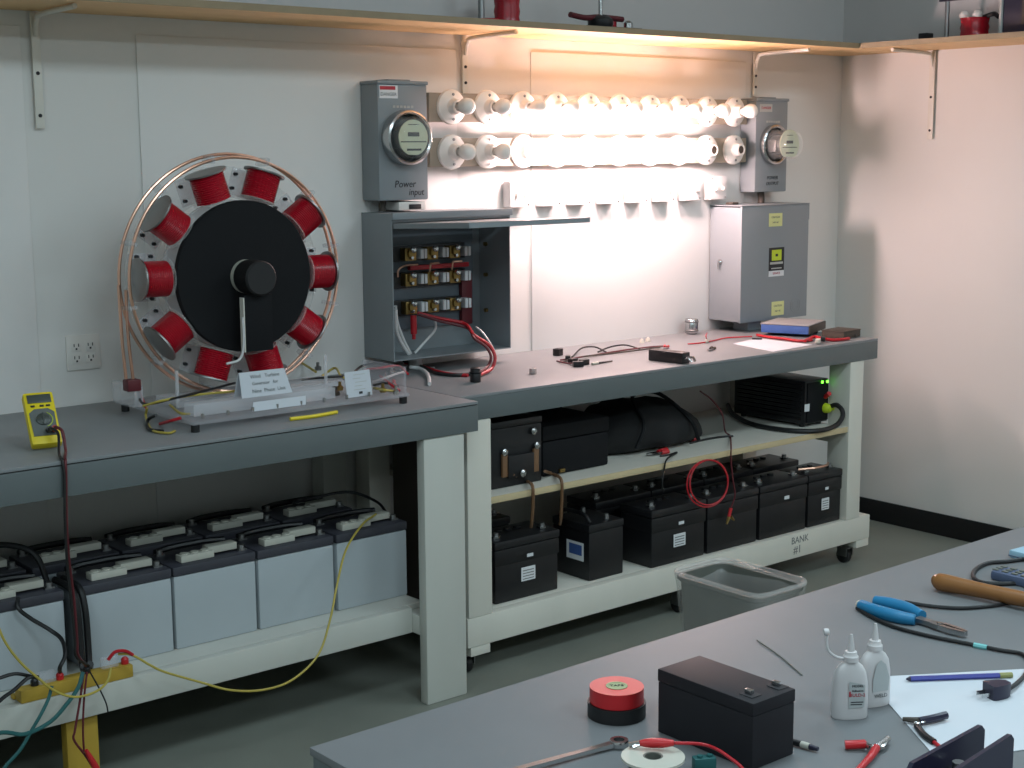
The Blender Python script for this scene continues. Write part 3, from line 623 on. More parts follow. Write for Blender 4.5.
# ================================================================== CLOSED CABINET (right)
X0, X1, Z0, Z1, D = 4.972, 5.428, 1.042, 1.558, .2
e = WP('breaker_cabinet', 'closed grey electrical cabinet with pale stickers at the right of the bench', 'electrical cabinet', (5.2, -.1, Z0), 'grey electrical cabinets')
e.part('body', MB().box(X0, X1, -D + .012, -.0095, Z0 + .004, Z1 - .004, b=.003), 'box_gray')
e.part('door', MB().box(X0 - .002, X1 + .002, -D, -D + .0115, Z0, Z1, b=.003), 'box_gray')
e.part('drip_hood', MB().box(X0 - .004, X1 + .004, -D - .003, -.0095, Z1 + .0004, Z1 + .005, b=.002).box(X1 + .0022, X1 + .006, -D + .001, -.02, Z1 - .07, Z1, b=.001), 'box_gray')
p = onx(720, 262, X0 - .002)
e.part('latch', MB().lathe([(0, 0), (.013, 0), (.012, .006), (.006, .014), (0, .014)], (X0 - .0001, p.y, p.z), (-1, 0, 0), 14).box(X0 - .016, X0 - .0142, p.y - .004, p.y + .004, p.z - .03, p.z + .002), 'steel', label='small bright latch')
def stick(u0, v0, u1, v1, y): 
    a, b = ony(u0, v0, y), ony(u1, v1, y); return min(a.x, b.x), max(a.x, b.x), y - .0012, y - .0004, min(a.z, b.z), max(a.z, b.z)
for (a, b) in (((769, 213.5), (782, 226)), ((771.5, 302), (783.5, 314.5))):
    s_ = stick(*a, *b, -D); e.part('sticker', MB().box(*s_).text('CAUTION', .0125, ((s_[0] + s_[1]) / 2, s_[2] - .0004, (s_[4] + s_[5]) / 2 + .012), mi=1).text('240 V AC', .0105, ((s_[0] + s_[1]) / 2, s_[2] - .0004, (s_[4] + s_[5]) / 2 - .012), mi=1), ['sticker_yellow', 'faint_ink'], label='pale yellow square sticker')
s_ = stick(769, 248, 783.5, 275.5, -D); zc = (s_[4] + s_[5]) / 2; xc = (s_[0] + s_[1]) / 2; hgt = s_[5] - s_[4]; wd = s_[1] - s_[0]
m = MB().box(*s_[:4], s_[4] + hgt * .2, s_[5]).box(*s_[:4], s_[4], s_[4] + hgt * .195, mi=1)
m.box(xc - wd * .32, xc + wd * .32, s_[2] - .0006, s_[2] - .0001, s_[5] - hgt * .45, s_[5] - hgt * .08, mi=2).box(xc - wd * .08, xc + wd * .08, s_[2] - .0009, s_[2] - .0006, s_[5] - hgt * .31, s_[5] - hgt * .22, mi=0)
m.box(xc - wd * .42, xc + wd * .42, s_[2] - .0006, s_[2] - .0001, s_[4] + hgt * .42, s_[4] + hgt * .5, mi=3).box(xc - wd * .34, xc + wd * .34, s_[2] - .0006, s_[2] - .0001, s_[4] + hgt * .26, s_[4] + hgt * .3, mi=3)
m.text('SERVICE', .014, (xc, s_[2] - .0006, s_[4] + hgt * .1), mi=4)
e.part('sticker', m, ['ink', 'sticker_white', 'lime_plastic', 'pale_ink', 'red_ink'], label='black sticker with a square yellow emblem')
for (u, v) in ((795, 305),): 
    p = ony(u, v, -D); m = MB()
    for r in (.022, .034): m.ring((p.x, -D - .0003, p.z), (0, 1, 0), r, .0009, 30, 5)
    e.part('knockout', m, 'box_gray')
e.part('conduit_stub', MB().box(5.07, 5.16, -.16, -.07, TOP, Z0 - .0005, b=.004).box(5.05, 5.18, -.13, -.02, Z0 - .012, Z0 - .0006), 'box_gray')
e.part('top_conduit', MB().tube([(5.27, -.05, Z1 + .0052), (5.27, -.05, Z1 + .03), (5.265, -.05, Z1 + .0565)], .016, 12), 'case_dark')
e.part('top_plug', MB().box(5.02, 5.06, -.1, -.06, Z1 + .0052, Z1 + .016, b=.002), 'case_dark')

# ================================================================== COIL WHEEL GENERATOR
GX, GZ, GY = 2.366, 1.421, -.37
e = WP('coil_wheel_generator', 'big generator wheel of ten red coils around a black disc on acrylic base', 'generator', (GX, -.45, TOP))
bz = TOP
m = MB().box(2.02, 2.80, -.70, -.18, bz + .022, bz + .034, b=.002)
e.part('base_plate', m, 'acrylic')
e.part('base_block', MB().box(2.06, 2.56, -.63, -.57, bz + .0345, bz + .07, b=.002).box(2.00, 2.03, -.36, -.2, bz + .0345, bz + .10, b=.002), 'acrylic_edge')
e.part('upright_plate', MB().box(2.786, 2.796, -.69, -.45, bz + .0345, bz + .12, b=.002), 'acrylic')
e.part('cross_block', MB().box(2.10, 2.72, -.46, -.30, bz + .0345, bz + .055, b=.002), 'acrylic_edge')
for x, y in ((2.035, -.685), (2.785, -.685), (2.035, -.215), (2.785, -.215)): e.part('foot', MB().cyl((x, y, bz), (x, y, bz + .0215), .013, n=14), 'black_rubber', label='black rubber foot')
for k in range(9):
    x = 2.07 + k * .085; e.part('stud', MB().cyl((x, -.665, bz + .0345), (x, -.665, bz + .048), .0045, n=8), 'steel')
# rotor disc, hub, front post
e.part('rotor_disc', MB().lathe([(0, 0), (.237, 0), (.24, .003), (.24, .02), (.237, .023), (0, .023)], (GX, -.405, GZ), (0, -1, 0), 72), 'matte_black')
e.part('rotor_disc', MB().lathe([(0, 0), (.237, 0), (.24, .003), (.24, .012), (.237, .015), (0, .015)], (GX, -.335, GZ), (0, 1, 0), 72), 'acrylic_edge', label='clear rear disc')
e.part('hub_collar', MB().lathe([(0, 0), (.054, 0), (.054, .018), (0, .018)], (GX - .002, -.4285, GZ), (0, -1, 0), 36), 'cap_white', label='pale hub ring')
e.part('shaft', MB().lathe([(0, 0), (.054, 0), (.055, .01), (.055, .078), (.050, .084), (0, .084)], (GX - .002, -.4470, GZ), (0, -1, 0), 32), 'dark_hub')
e.part('crank_arm', MB().box(GX - .05, GX + .05, -.50, -.4795, GZ - .232, GZ - .053, b=.002), 'matte_black')
e.part('arm_trim', MB().box(GX - .054, GX - .0505, -.502, -.478, GZ - .232, GZ - .06), 'bracket_white', label='pale edge strip')
e.part('strap_lead', MB().tube([(GX - .06, -.505, GZ - .12), (GX - .06, -.506, GZ - .2), (GX - .075, -.505, GZ - .25), (GX - .12, -.50, GZ - .262)], .004, 6), 'white_wire', label='white lead')
# double copper rings joined by spacers
RR = .378
e.part('copper_ring', MB().ring((GX, -.33, GZ), (0, 1, 0), RR + .006, .0052, 96, 8), 'copper', label='rear copper ring')
e.part('copper_ring', MB().ring((GX, -.38, GZ), (0, 1, 0), RR - .004, .0052, 96, 8), 'copper', label='front copper ring')
for k in range(12):
    a = 2 * PI * (k + .4) / 12; u_ = V((math.cos(a), 0, math.sin(a)))
    c = V((GX, -.355, GZ)) + u_ * (RR - .002)
    R = Matrix((u_, (0, 1, 0), u_.cross(V((0, 1, 0))))).transposed()
    e.part('spacer', MB().obox(c, (.026, .066, .012), R, b=.002), 'acrylic', label='clear spacer')
xl = GX - RR
ly = -.345
e.part('copper_lead', MB().tube([ony(118.5, 285, ly), ony(120, 310, ly), ony(122.5, 345, ly), ony(126, 379, ly)], .0052, 8).tube([ony(126, 290, ly), ony(126.5, 310, ly), ony(129, 345, ly), ony(133, 379, ly)], .0052, 8), 'copper')
q = ony(132, 385, ly); e.part('lead_block', MB().box(q.x - .022, q.x + .022, ly - .02, ly + .02, q.z - .018, q.z + .018, b=.004), 'dark_red', label='dark red end block')
e.part('support_rod', MB().cyl((2.10, -.45, bz + .0345), (2.10, -.45, bz + .15), .006).cyl((2.64, -.45, bz + .0345), (2.64, -.45, bz + .15), .006), 'acrylic_edge')
e.part('stator_plate', MB().lathe([(.245, 0), (.345, 0), (.345, .007), (.245, .007), (.245, 0)], (GX, -.293, GZ), (0, 1, 0), 80), 'clear_glass')
e.part('upright', MB().box(GX - .11, GX + .11, -.30, -.2935, bz + .0553, GZ - .03, b=.001), 'clear_glass', label='clear upright plate')
# ten coils, built once then turned around the axle
cz = V((0, 0, 0))
def coil_parts():
    w = MB()  # winding along +X, centre at origin
    prof = [(0, -.043)]
    for k in range(13): prof += [(.056, -.043 + k * .0066), (.0530, -.0397 + k * .0066)]
    prof += [(.056, .043), (0, .043)]
    w.lathe(prof, (0, 0, 0), (1, 0, 0), 28)
    return w
ang = [-1 + 36 * k for k in range(10)]
wm = None
for k, a in enumerate(ang):
    a = math.radians(a)
    if k == 0:
        wind = coil_parts().build('coil_winding', 'coil_red', e.o); 
        fl = MB().lathe([(.034, 0), (.066, 0), (.067, .002), (.067, .006), (.034, .006)], (.0435, 0, 0), (1, 0, 0), 32).lathe([(0, .0005), (.034, .0005), (.034, .0055), (0, .0055)], (.0435, 0, 0), (1, 0, 0), 20).build('outer_flange', 'dull_steel', wind)
        fi = MB().lathe([(0, 0), (.066, 0), (.066, .005), (0, .005)], (-.0485, 0, 0), (1, 0, 0), 32).build('inner_flange', 'clear_glass', wind)
        pm = MB().obox((0, .071, 0), (.088, .008, .15), None, b=.002)
        for sx in (-.025, 0.022):
            for sz in (-.066, .066): pm.cyl((sx, .066, sz), (sx, .052, sz), .0056, n=10, mi=1)
        pl = pm.build('mounting_plate', ['acrylic', 'ink'], wind); pl['label'] = 'clear plate with black bolts'
    else:
        n = wind.copy(); COL.objects.link(n); n.parent = e.o; 
        for ch in (fl, fi, pl):
            c = ch.copy(); COL.objects.link(c); c.parent = n
        W_ = n
    tgt = wind if k == 0 else W_
    tgt.location = V((GX, -.372, GZ)) + V((math.cos(a), 0, math.sin(a))) * .294 - e.loc
    tgt.rotation_euler = (0, -a, 0)
# terminal cluster wires belonging to the generator
e.part('yellow_leads', MB().tube([onz(143, 406, bz + .06), onz(165, 400, bz + .08), onz(195, 395, bz + .082), onz(237, 391, bz + .08)], .004, 6).tube([onz(147, 408, bz + .04), onz(146, 417, bz + .012), onz(152, 430, bz + .005), onz(168, 433, bz + .005), onz(175, 431, bz + .005)], .004, 6).tube([onz(170, 405, bz + .036), onz(180, 413, bz + .036), onz(190, 414, bz + .036)], .004, 6), 'yellow_wire', label='yellow leads')
e.part('black_leads', MB().tube([onz(138, 392, bz + .06), onz(145, 404, bz + .06), onz(180, 397, bz + .085), onz(235, 383, bz + .09)], .004, 6).tube([onz(156, 415, bz + .038), onz(148, 420, bz + .012), onz(149, 429, bz + .006), onz(163, 431, bz + .006)], .005, 6), 'black_rubber', label='black leads')
e.part('red_leads', MB().tube([onz(137, 387, bz + .07), onz(143, 400, bz + .045), onz(146, 408, bz + .036)], .004, 6).tube([onz(160, 424, bz + .006), onz(170, 421, bz + .03), onz(181, 418, bz + .040)], .005, 6), 'red_wire', label='red leads')
e.part('yellow_strip', MB().tube([onz(290, 419, bz + .0065), onz(315, 416, bz + .0065), onz(337, 412, bz + .0065)], .006, 6), 'yellow_plastic', label='yellow strip')
for (u, v, mm_, s_) in ((318, 370, 'dull_steel', .012), (335, 395, 'case_dark', .016), (340, 390, 'brass', .011), (386, 380, 'steel', .010), (394, 388, 'red_plastic', .011), (392, 375, 'steel', .010), (396, 394, 'steel', .010), (383, 392, 'brass', .011)):
    p = onz(u, v, bz + .035)
    e.part('binding_post', MB().lathe([(0, 0), (s_, 0), (s_, .012), (s_ * .5, .016), (s_ * .5, .028), (0, .03)], (p.x, p.y, bz + .0345), n=12), mm_)
for i, (pts, mm_) in enumerate((([(316, 372), (300, 362), (290, 358), (282, 364)], 'yellow_wire'), ([(322, 376), (335, 368), (341, 376), (352, 380)], 'yellow_wire'), ([(290, 381), (320, 378), (345, 376), (370, 374)], 'black_rubber'), ([(352, 374), (362, 366), (376, 363), (392, 365), (402, 372)], 'black_rubber'),
                                ([(356, 376), (366, 370), (380, 368), (398, 366), (408, 374)], 'red_wire'), ([(373, 382), (385, 378), (396, 374), (404, 372)], 'white_wire'), ([(374, 385), (386, 383), (398, 386)], 'black_rubber'), ([(374, 388), (384, 390), (395, 391)], 'yellow_wire'), ([(380, 376), (390, 384), (400, 391)], 'red_wire'))):
    e.part('hookup_wire', MB().tube([onz(u, v, bz + .04 + .02 * math.sin(PI * j / (len(pts) - 1))) for j, (u, v) in enumerate(pts)], .0042, 6), mm_)

def tent_sign(label, u0, v0, u1, v1, y, hgt, lean, lines, sides=True):
    a, b = ony(u0, v0, y), ony(u1, v1, y); w = b.x - a.x; zb = a.z
    return a, w
# folded card leaning on the base, and its companions
a = ony(238, 397, -.60); wd = .178
e = WP('folded_card', 'folded white name card with lettering on the acrylic base below the coils', 'card', (a.x + wd / 2, -.6, bz + .0705), 'white cards on the generator base')
zb = bz + .0705
ln = .045
e.part('front_leaf', MB().add([(a.x, -.625, zb), (a.x + wd, -.625, zb), (a.x + wd - .012, -.6, zb + .075), (a.x + .006, -.6, zb + .075), (a.x, -.6235, zb), (a.x + wd, -.6235, zb), (a.x + wd - .012, -.5985, zb + .075), (a.x + .006, -.5985, zb + .075)], [(0, 1, 2, 3), (7, 6, 5, 4), (0, 4, 5, 1), (1, 5, 6, 2), (2, 6, 7, 3), (3, 7, 4, 0)]), 'paper')
e.part('rear_leaf', MB().add([(a.x, -.575, zb), (a.x + wd, -.575, zb), (a.x + wd - .012, -.598, zb + .075), (a.x + .006, -.598, zb + .075), (a.x, -.5735, zb), (a.x + wd, -.5735, zb), (a.x + wd - .012, -.5965, zb + .075), (a.x + .006, -.5965, zb + .075)], [(0, 1, 2, 3), (7, 6, 5, 4), (0, 4, 5, 1), (1, 5, 6, 2), (2, 6, 7, 3), (3, 7, 4, 0)]), 'paper')
Yd = V((0, .025, .075)).normalized()
m = MB()
for txt, sz, fx, fz in (('Wind   Turbine', .0165, .52, .80), ('Generator   for', .0145, .5, .52), ('Nine  Phase  Unit', .0165, .55, .22)):
    m.text(txt, sz, V((a.x + wd * fx, -.6255, zb)) + V((0, .025, .075)) * fz + V((0, -.0004, 0)), (1, 0, 0), Yd)
e.part('lettering', m, 'faint_ink')
a = ony(249, 413, -.665)
solo('label_card', MB().prism([(0, 0), (.19, 0), (.195, .028), (.01, .028)], (2.235, -.668, bz + .0345), (1, 0, 0), (0, .25, .97), .0012), 'paper', 'narrow white strip card lying below the folded name card', 'card', (2.33, -.668, bz + .0345), 'white cards on the generator base')
e = WP('wiring_card', 'square white card with a small diagram at the right of the acrylic base', 'card', (2.72, -.64, bz + .0345), 'white cards on the generator base')
c0 = V((2.588, -.655, bz + .0345))
e.part('card', MB().prism([(0, 0), (.1, 0), (.1, .083), (0, .083)], c0, (1, .05, 0), (0, .18, .983), .0012), 'paper')
m = MB()
for k in range(5): m.prism([(0, 0), (.03 if k % 2 else .045, 0), (.03 if k % 2 else .045, .002), (0, .002)], c0 + V((1, .05, 0)) * (.03 + .004 * (k % 3)) + V((0, .18, .983)) * (.022 + .012 * k), (1, .05, 0), (0, .18, .983), .0018, mi=0)
m.prism([(0, 0), (.014, 0), (.014, .008), (0, .008)], c0 + V((1, .05, 0)) * .048 + V((0, .18, .983)) * .008, (1, .05, 0), (0, .18, .983), .0018, mi=1)
e.part('diagram', m, ['pale_ink', 'ink'])

# ================================================================== MULTIMETER + LEAD
tl = math.radians(50)
e = thing('multimeter', 'yellow digital multimeter propped up on the left workbench', 'multimeter', (1.594, -.668, TOP + .022))
e.rotation_euler = (tl, 0, math.radians(-11)); e.scale = (.95, .90, .95)
MMX = Matrix.LocRotScale(e.location, e.rotation_euler, e.scale)
MB().box(-.044, .044, 0, .188, -.034, 0, b=.010).build('holster', 'yellow_plastic', e)
MB().prism([(-.034, .028), (.034, .028), (.036, .11), (.02, .124), (-.02, .124), (-.036, .11)], (0, 0, .0002), (1, 0, 0), (0, 1, 0), .0025).build('face', 'meter_face', e)
MB().box(-.034, .034, .146, .176, .0002, .003, b=.001).build('screen', 'lcd', e)
for x in (-.022, .004, .022): MB().box(x - .006, x + .006, .132, .138, .0002, .003, b=.001).build('button', 'ink', e)
MB().lathe([(0, 0), (.021, 0), (.02, .004), (.012, .008), (0, .008)], (.0, .085, .0028), (0, 0, 1), 24).box(-.003, .003, .066, .104, .0108, .0135, b=.001).build('dial', 'lcd', e)
MB().ring((0, .085, .0032), (0, 0, 1), .027, .0012, 24, 5, a0=.3, a1=2.6).build('dial_marks', 'lime_plastic', e)
MB().cyl((.026, .044, .0028), (.024, .038, .026), .0085, n=12).build('lead_plug', 'red_plastic', e)['label'] = 'red plug'
MB().cyl((.008, .044, .0028), (.008, .038, .024), .0085, n=12).build('lead_plug', 'black_plastic', e)['label'] = 'black plug'
MB().box(-.03, .03, .10, .106, -.087, -.0345, b=.002).build('stand', 'yellow_plastic', e)
G2 = 'meter leads'; YS_ = .3178
p0 = V((1.612, -.615, TOP + .06))
lead = [MMX @ V((.024, .038, .027)), MMX @ V((.023, .028, .045)), MMX @ V((.034, .0, .06)), onz(65.5, 450, H + .012), onz(65, 457, H + .005), ony(65.5, 462, -.822), ony(66, 480, -.824), ony(66.5, 520, -.822), ony(69, 560, -.80), ony(74, 600, -.775), ony(77, 640, -.765), ony(78, 655, -.757), V((1.648, -.718, YS_ + .06))]
solo('meter_lead', MB().tube(lead, .0042, 8), 'dark_red', 'red meter lead hanging from the yellow multimeter over the bench edge', 'cable', ony(66, 480, -.82), G2)
lead2 = [MMX @ V((.008, .038, .025)), MMX @ V((.009, .026, .044)), MMX @ V((.022, -.004, .055)), onz(59, 453, H + .012), onz(61, 458, H + .005), ony(62.5, 461.5, -.822), ony(64.5, 480, -.827), ony(65, 520, -.828), ony(67, 560, -.81), ony(71, 600, -.78), ony(75, 640, -.768), ony(76, 656, -.758), V((1.656, -.718, YS_ + .058))]
solo('meter_lead', MB().tube(lead2, .004, 8), 'black_rubber', 'black meter lead hanging beside the red one over the bench edge', 'cable', ony(65, 480, -.82), G2)

# ================================================================== YELLOW TERMINAL STRIP ON THE RAIL
e = WP('terminal_strip', 'yellow wooden terminal strip with clear jacks fixed on the rail, cables attached', 'terminal strip', (1.6, -.745, .345))
a, b = ony(22, 690, -.765), ony(130, 662, -.765)
YS = .3178
e.part('strip', MB().box(1.452, 1.782, -.733, -.688, YS, YS + .036, b=.003), 'yellow_wood')
e.part('backing', MB().box(1.447, 1.787, -.6875, -.665, YS, YS + .012, b=.002), 'yellow_wood')
for x in (1.51, 1.695):
    e.part('clear_jack', MB().box(x, x + .05, -.72, -.70, YS + .0365, YS + .07, b=.004), 'acrylic', label='clear plastic jack holder')
for x, mm_ in ((1.573, 'red_plastic'), (1.768, 'red_plastic'), (1.652, 'black_plastic'), (1.50, 'black_plastic')):
    e.part('jack', MB().lathe([(0, 0), (.011, 0), (.011, .014), (.006, .02), (0, .02)], (x, -.71, YS + .0365), n=12), mm_)
G3 = 'wires at the yellow terminal strip'
def wire(nm, mm_, lab, pts, r=.004): return solo(nm, MB().tube(pts, r, 7), mm_, lab, 'cable', pts[0], G3)
wire('yellow_wire', 'yellow_wire', 'long yellow wire drooping from the strip and up to the right end battery', [ony(118, 654, -.765), ony(132, 655, -.775), ony(150, 665, -.79), ony(165, 672, -.80), ony(200, 682, -.81), ony(230, 690, -.83), ony(262, 690, -.84), ony(292, 680, -.84), ony(318, 655, -.82), ony(330, 620, -.80), ony(337, 585, -.77), ony(346, 550, -.70), ony(362, 525, -.61), ony(376, 514, -.56)], .0036)
wire('yellow_wire', 'yellow_wire', 'yellow wire curving from the left edge under the yellow strip', [ony(-8, 610, -.77), ony(4, 640, -.78), ony(20, 662, -.785), ony(38, 678, -.79), ony(55, 691, -.795), ony(75, 697, -.80), ony(95, 692, -.80), ony(107, 682, -.79), ony(111, 668, -.778)], .0036)
wire('green_wire', 'green_wire', 'green cable sagging from the strip middle to the lower left', [ony(83, 672, -.778), ony(78, 688, -.79), ony(66, 705, -.80), ony(50, 722, -.80), ony(25, 734, -.80), ony(-10, 737, -.80), V((1.18, -.82, .16)), V((1.08, -.84, .03)), V((.95, -.86, .008))], .006)
wire('green_wire', 'green_wire', 'second green cable dropping from the strip left of the first', [ony(52, 686, -.78), ony(48, 700, -.79), ony(40, 716, -.80), ony(33, 728, -.80), ony(20, 750, -.80), ony(0, 775, -.80), V((1.30, -.82, .05)), V((1.22, -.84, .008)), V((1.1, -.86, .008))], .005)
wire('black_wire', 'black_rubber', 'black wire leaving the left end of the strip', [ony(38, 677, -.778), ony(28, 678, -.79), ony(14, 690, -.80), ony(-6, 706, -.80), V((1.2, -.80, .24)), V((1.12, -.82, .05)), V((1.02, -.84, .008))], .0055)
wire('black_wire', 'black_rubber', 'short black wire going left just above the strip end', [ony(30, 676, -.776), ony(14, 674, -.785), ony(-6, 680, -.79)], .005)
wire('black_wire', 'black_rubber', 'black cable dropping from a battery top to the strip', [ony(18, 598, -.60), ony(18, 608, -.622), ony(30, 618, -.63), ony(50, 630, -.65), ony(62, 640, -.69), ony(65, 655, -.73), ony(60, 667, -.745), V((1.573, -.712, YS + .058))], .006)
wire('red_wire', 'red_wire', 'short red wire arching from the right end of the strip', [ony(108, 660, -.77), ony(115, 652, -.775), ony(125, 651, -.775), ony(133, 655, -.775)], .005)
wire('dark_wire', 'dark_red', 'pair of dark red probe wires hanging below the strip', [ony(84, 672, -.778), ony(80, 700, -.79), ony(75, 730, -.80), ony(74, 740, -.80), ony(85, 755, -.80), ony(92, 766, -.80)], .0034)
wire('dark_wire', 'dark_red', 'second dark red probe wire hanging beside the first below the strip', [ony(87, 672, -.778), ony(84, 700, -.788), ony(83, 730, -.792), ony(84, 752, -.794)], .003)
wire('thin_wire', 'black_rubber', 'thin black wire hanging right of the probe wires over the rail', [ony(90, 672, -.778), ony(100, 690, -.785), ony(106, 703, -.79), ony(108, 712, -.79)], .0022)
solo('test_probe', MB().tube([ony(86, 750, -.812), ony(96, 768, -.812), ony(102, 780, -.812)], .008, 10, taper=lambda t: .6 + .6 * math.sin(PI * t)), 'red_plastic', 'red test probe hanging in front of the yellow post', 'probe', ony(93, 762, -.812), G3)
# cables behind the gap between batteries, and on battery tops
wire('black_wire', 'black_rubber', 'black cable arching over the lids of the left batteries', [(1.42, -.3, BZ + .30), (1.48, -.36, BZ + .345), (1.56, -.36, BZ + .355), (1.63, -.42, BZ + .33), (1.655, -.45, BZ + .24), (1.655, -.5, BZ + .1)], .009)
solo('cable_pair', MB().tube([(1.658, -.50, BZ + .262), (1.664, -.60, BZ + .255), (1.667, -.632, BZ + .20), (1.668, -.64, BZ + .10), (1.664, -.655, BZ + .035), (1.652, -.69, BZ + .052)], .010).tube([(1.684, -.50, BZ + .262), (1.688, -.60, BZ + .255), (1.690, -.632, BZ + .20), (1.690, -.64, BZ + .10), (1.684, -.655, BZ + .035), (1.672, -.69, BZ + .052)], .010), 'black_rubber', 'pair of thick black cables running down the gap between two white batteries', 'cable', (1.67, -.64, BZ + .1), G3)
wire('black_wire', 'black_rubber', 'black cable looping above the right end battery', [(2.60, -.28, BZ + .30), (2.66, -.33, BZ + .32), (2.78, -.36, BZ + .325), (2.83, -.45, BZ + .30), (2.80, -.56, BZ + .28)], .005)

# ================================================================== WALL OUTLET
e = WP('wall_outlet', 'white double outlet plate with four receptacles on the wall beside the coil wheel', 'outlet', (1.995, -.005, 1.17))
c = V((1.995, 0, 1.169))
e.part('plate', MB().box(c.x - .0575, c.x + .0575, -.0065, -.0003, c.z - .0575, c.z + .0575, b=.003), 'porcelain')
for sx in (-.024, .024):
    for sz in (-.02, .02):
        r = e.part('receptacle', MB().box(c.x + sx - .017, c.x + sx + .017, -.0085, -.0067, c.z + sz - .015, c.z + sz + .015, b=.004), 'porcelain')
        e.part('slots', MB().box(c.x + sx - .009, c.x + sx - .006, -.0090, -.0086, c.z + sz + .0, c.z + sz + .010).box(c.x + sx + .006, c.x + sx + .009, -.0090, -.0086, c.z + sz + .0, c.z + sz + .010).box(c.x + sx - .003, c.x + sx + .003, -.0090, -.0086, c.z + sz - .010, c.z + sz - .004), 'ink', r)

# ================================================================== SMALL THINGS ON THE RIGHT BENCH
G4 = 'small parts on the right bench'
def P2(u, v, h=0.): q = onz(u, v, TOP + h); return V((q.x, q.y, TOP + h))
p = P2(558, 355.5)
solo('black_cube', MB().obox(p + V((0, 0, .014)), (.034, .03, .028), rotz(.3), b=.003).obox(p + V((0, 0, .0285)), (.02, .018, .001), rotz(.3)), 'black_plastic', 'tiny black block at the far left of the bench clutter', 'block', p, G4)
p = P2(533, 374)
solo('steel_nut', MB().lathe([(.006, 0), (.013, 0), (.014, .004), (.013, .02), (.006, .022), (.006, 0)], p, n=6).lathe([(0, .001), (.0055, .001), (.0055, .018), (0, .018)], p, n=10), 'steel', 'lone steel nut standing on the bench near the black coupler', 'nut', p, G4)
e = WP('wire_harness', 'tangle of dark wires with small connectors left of the black power brick', 'wire bundle', P2(575, 361), G4)
for j, (pts, mm_) in enumerate((([(560, 360), (575, 358), (600, 354), (625, 350), (650, 347), (665, 346)], 'dark_red'), ([(562, 362), (580, 357), (610, 353.5), (640, 350), (660, 347)], 'case_dark'), ([(572, 357), (582, 348), (595, 347), (606, 352)], 'black_rubber'), ([(598, 352), (610, 347), (625, 345), (640, 349)], 'black_rubber'), ([(557, 361), (566, 363), (578, 364), (586, 361)], 'dark_red'))):
    e.part('wire', MB().tube([P2(u, v, .004 + (.012 * math.sin(PI * i / (len(pts) - 1)) if j in (2, 3) else .004 * (i % 2))) for i, (u, v) in enumerate(pts)], .0034, 6), mm_)
for u, v, a_ in ((573, 361, .2), (578, 364, -.4), (568, 358, .8), (584, 362, 0)): e.part('connector', MB().obox(P2(u, v, .011), (.04, .02, .021), rotz(a_), b=.002), 'black_plastic')
e.part('lug', MB().obox(P2(572, 364.5, .004), (.02, .012, .006), rotz(.3), b=.002), 'steel')
e = WP('small_probe', 'small black probe with pale end lying near the bench edge', 'probe', P2(600, 363), G4)
e.part('body', MB().cyl(P2(598, 363, .005), P2(612, 361, .005), .0045, .003, n=8), 'black_plastic'); e.part('tip', MB().cyl(P2(592, 364, .005), P2(597.8, 363.03, .005), .006, n=8), 'cap_white')
a, b = P2(648, 360.5), P2(682, 364.5); dirv = (b - a); L = dirv.length; an = math.atan2(dirv.y, dirv.x)
e = WP('power_brick', 'black power brick with metal clips at one end on the right bench', 'power supply', (a + b) / 2, G4)
R = rotz(an); nrm = R @ V((0, 1, 0)); cc = (a + b) / 2 + nrm * .026
e.part('body', MB().obox(cc + V((0, 0, .022)), (L, .05, .044), R, b=.005), 'black_plastic')
e.part('top_label', MB().obox(cc + V((0, 0, .0445)), (L * .8, .03, .0006), R), 'case_dark')
for k in (-1, 1): e.part('clip', MB().tube([cc + R @ V((L / 2 + .002, k * .013, .02)), cc + R @ V((L / 2 + .02, k * .016, .026)), cc + R @ V((L / 2 + .035, k * .01, .012))], .005, 6), 'steel')
clip('clip_lead', 'red clip lying just behind the black power brick', P2(664, 350), .6, 'red_plastic', group=G4)
for u, v in ((642, 343), (648, 341.5)):
    p = P2(u, v); solo('wire_nut', MB().lathe([(0, 0), (.011, 0), (.010, .01), (.004, .018), (0, .018)], p, n=10), 'cap_white', 'pale wire nut behind the power brick, ' + ('left of a pair' if u == 642 else 'right of a pair'), 'wire nut', p, G4)
p = P2(691.5, 334)
e = WP('metal_can', 'shiny little metal canister at the back of the right bench', 'canister', p, G4)
e.part('body', MB().lathe([(0, 0), (.022, 0), (.028, .006), (.029, .012), (.029, .064), (.026, .068), (0, .068)], p, n=28), 'steel')
e.part('foot_ring', MB().lathe([(.0285, .012), (.031, .014), (.031, .018), (.0285, .02)], p, n=28).lathe([(.0295, .052), (.0315, .054), (.0315, .058), (.0295, .060)], p, n=28), 'dull_steel')
e = WP('clip_lead', 'thin red test lead with clip between the metal canister and the paper', 'clip', P2(712, 340), G4)
e.part('lead', MB().tube([P2(688, 344, .004), P2(700, 343, .004), P2(712, 341, .004), P2(725, 338, .004), P2(740, 337, .004), P2(752, 336.5, .004)], .003, 6), 'red_wire'); e.part('clip', MB().obox(P2(707, 341, .008), (.03, .012, .012), rotz(.5), b=.003), 'cap_white')
e.part('upright_lead', MB().tube([P2(707, 340, .008), P2(706, 336, .03), P2(707, 333, .03)], .0025, 6), 'red_wire')
clip('clip_lead', 'dark green clip lying alone near the front edge of the right bench', P2(708, 351.5), .4, 'case_dark', group=G4)
q = [P2(733, 344), P2(757, 338.5), P2(812, 345), P2(773, 352)]
solo('paper_sheet', MB().add([v_ + V((0, 0, h_)) for h_ in (.0002, .0014) for v_ in q], [(3, 2, 1, 0), (4, 5, 6, 7), (0, 1, 5, 4), (1, 2, 6, 5), (2, 3, 7, 6), (3, 0, 4, 7)]), 'paper', 'white paper lying on the right bench in front of the blue case', 'paper', q[0], 'papers')
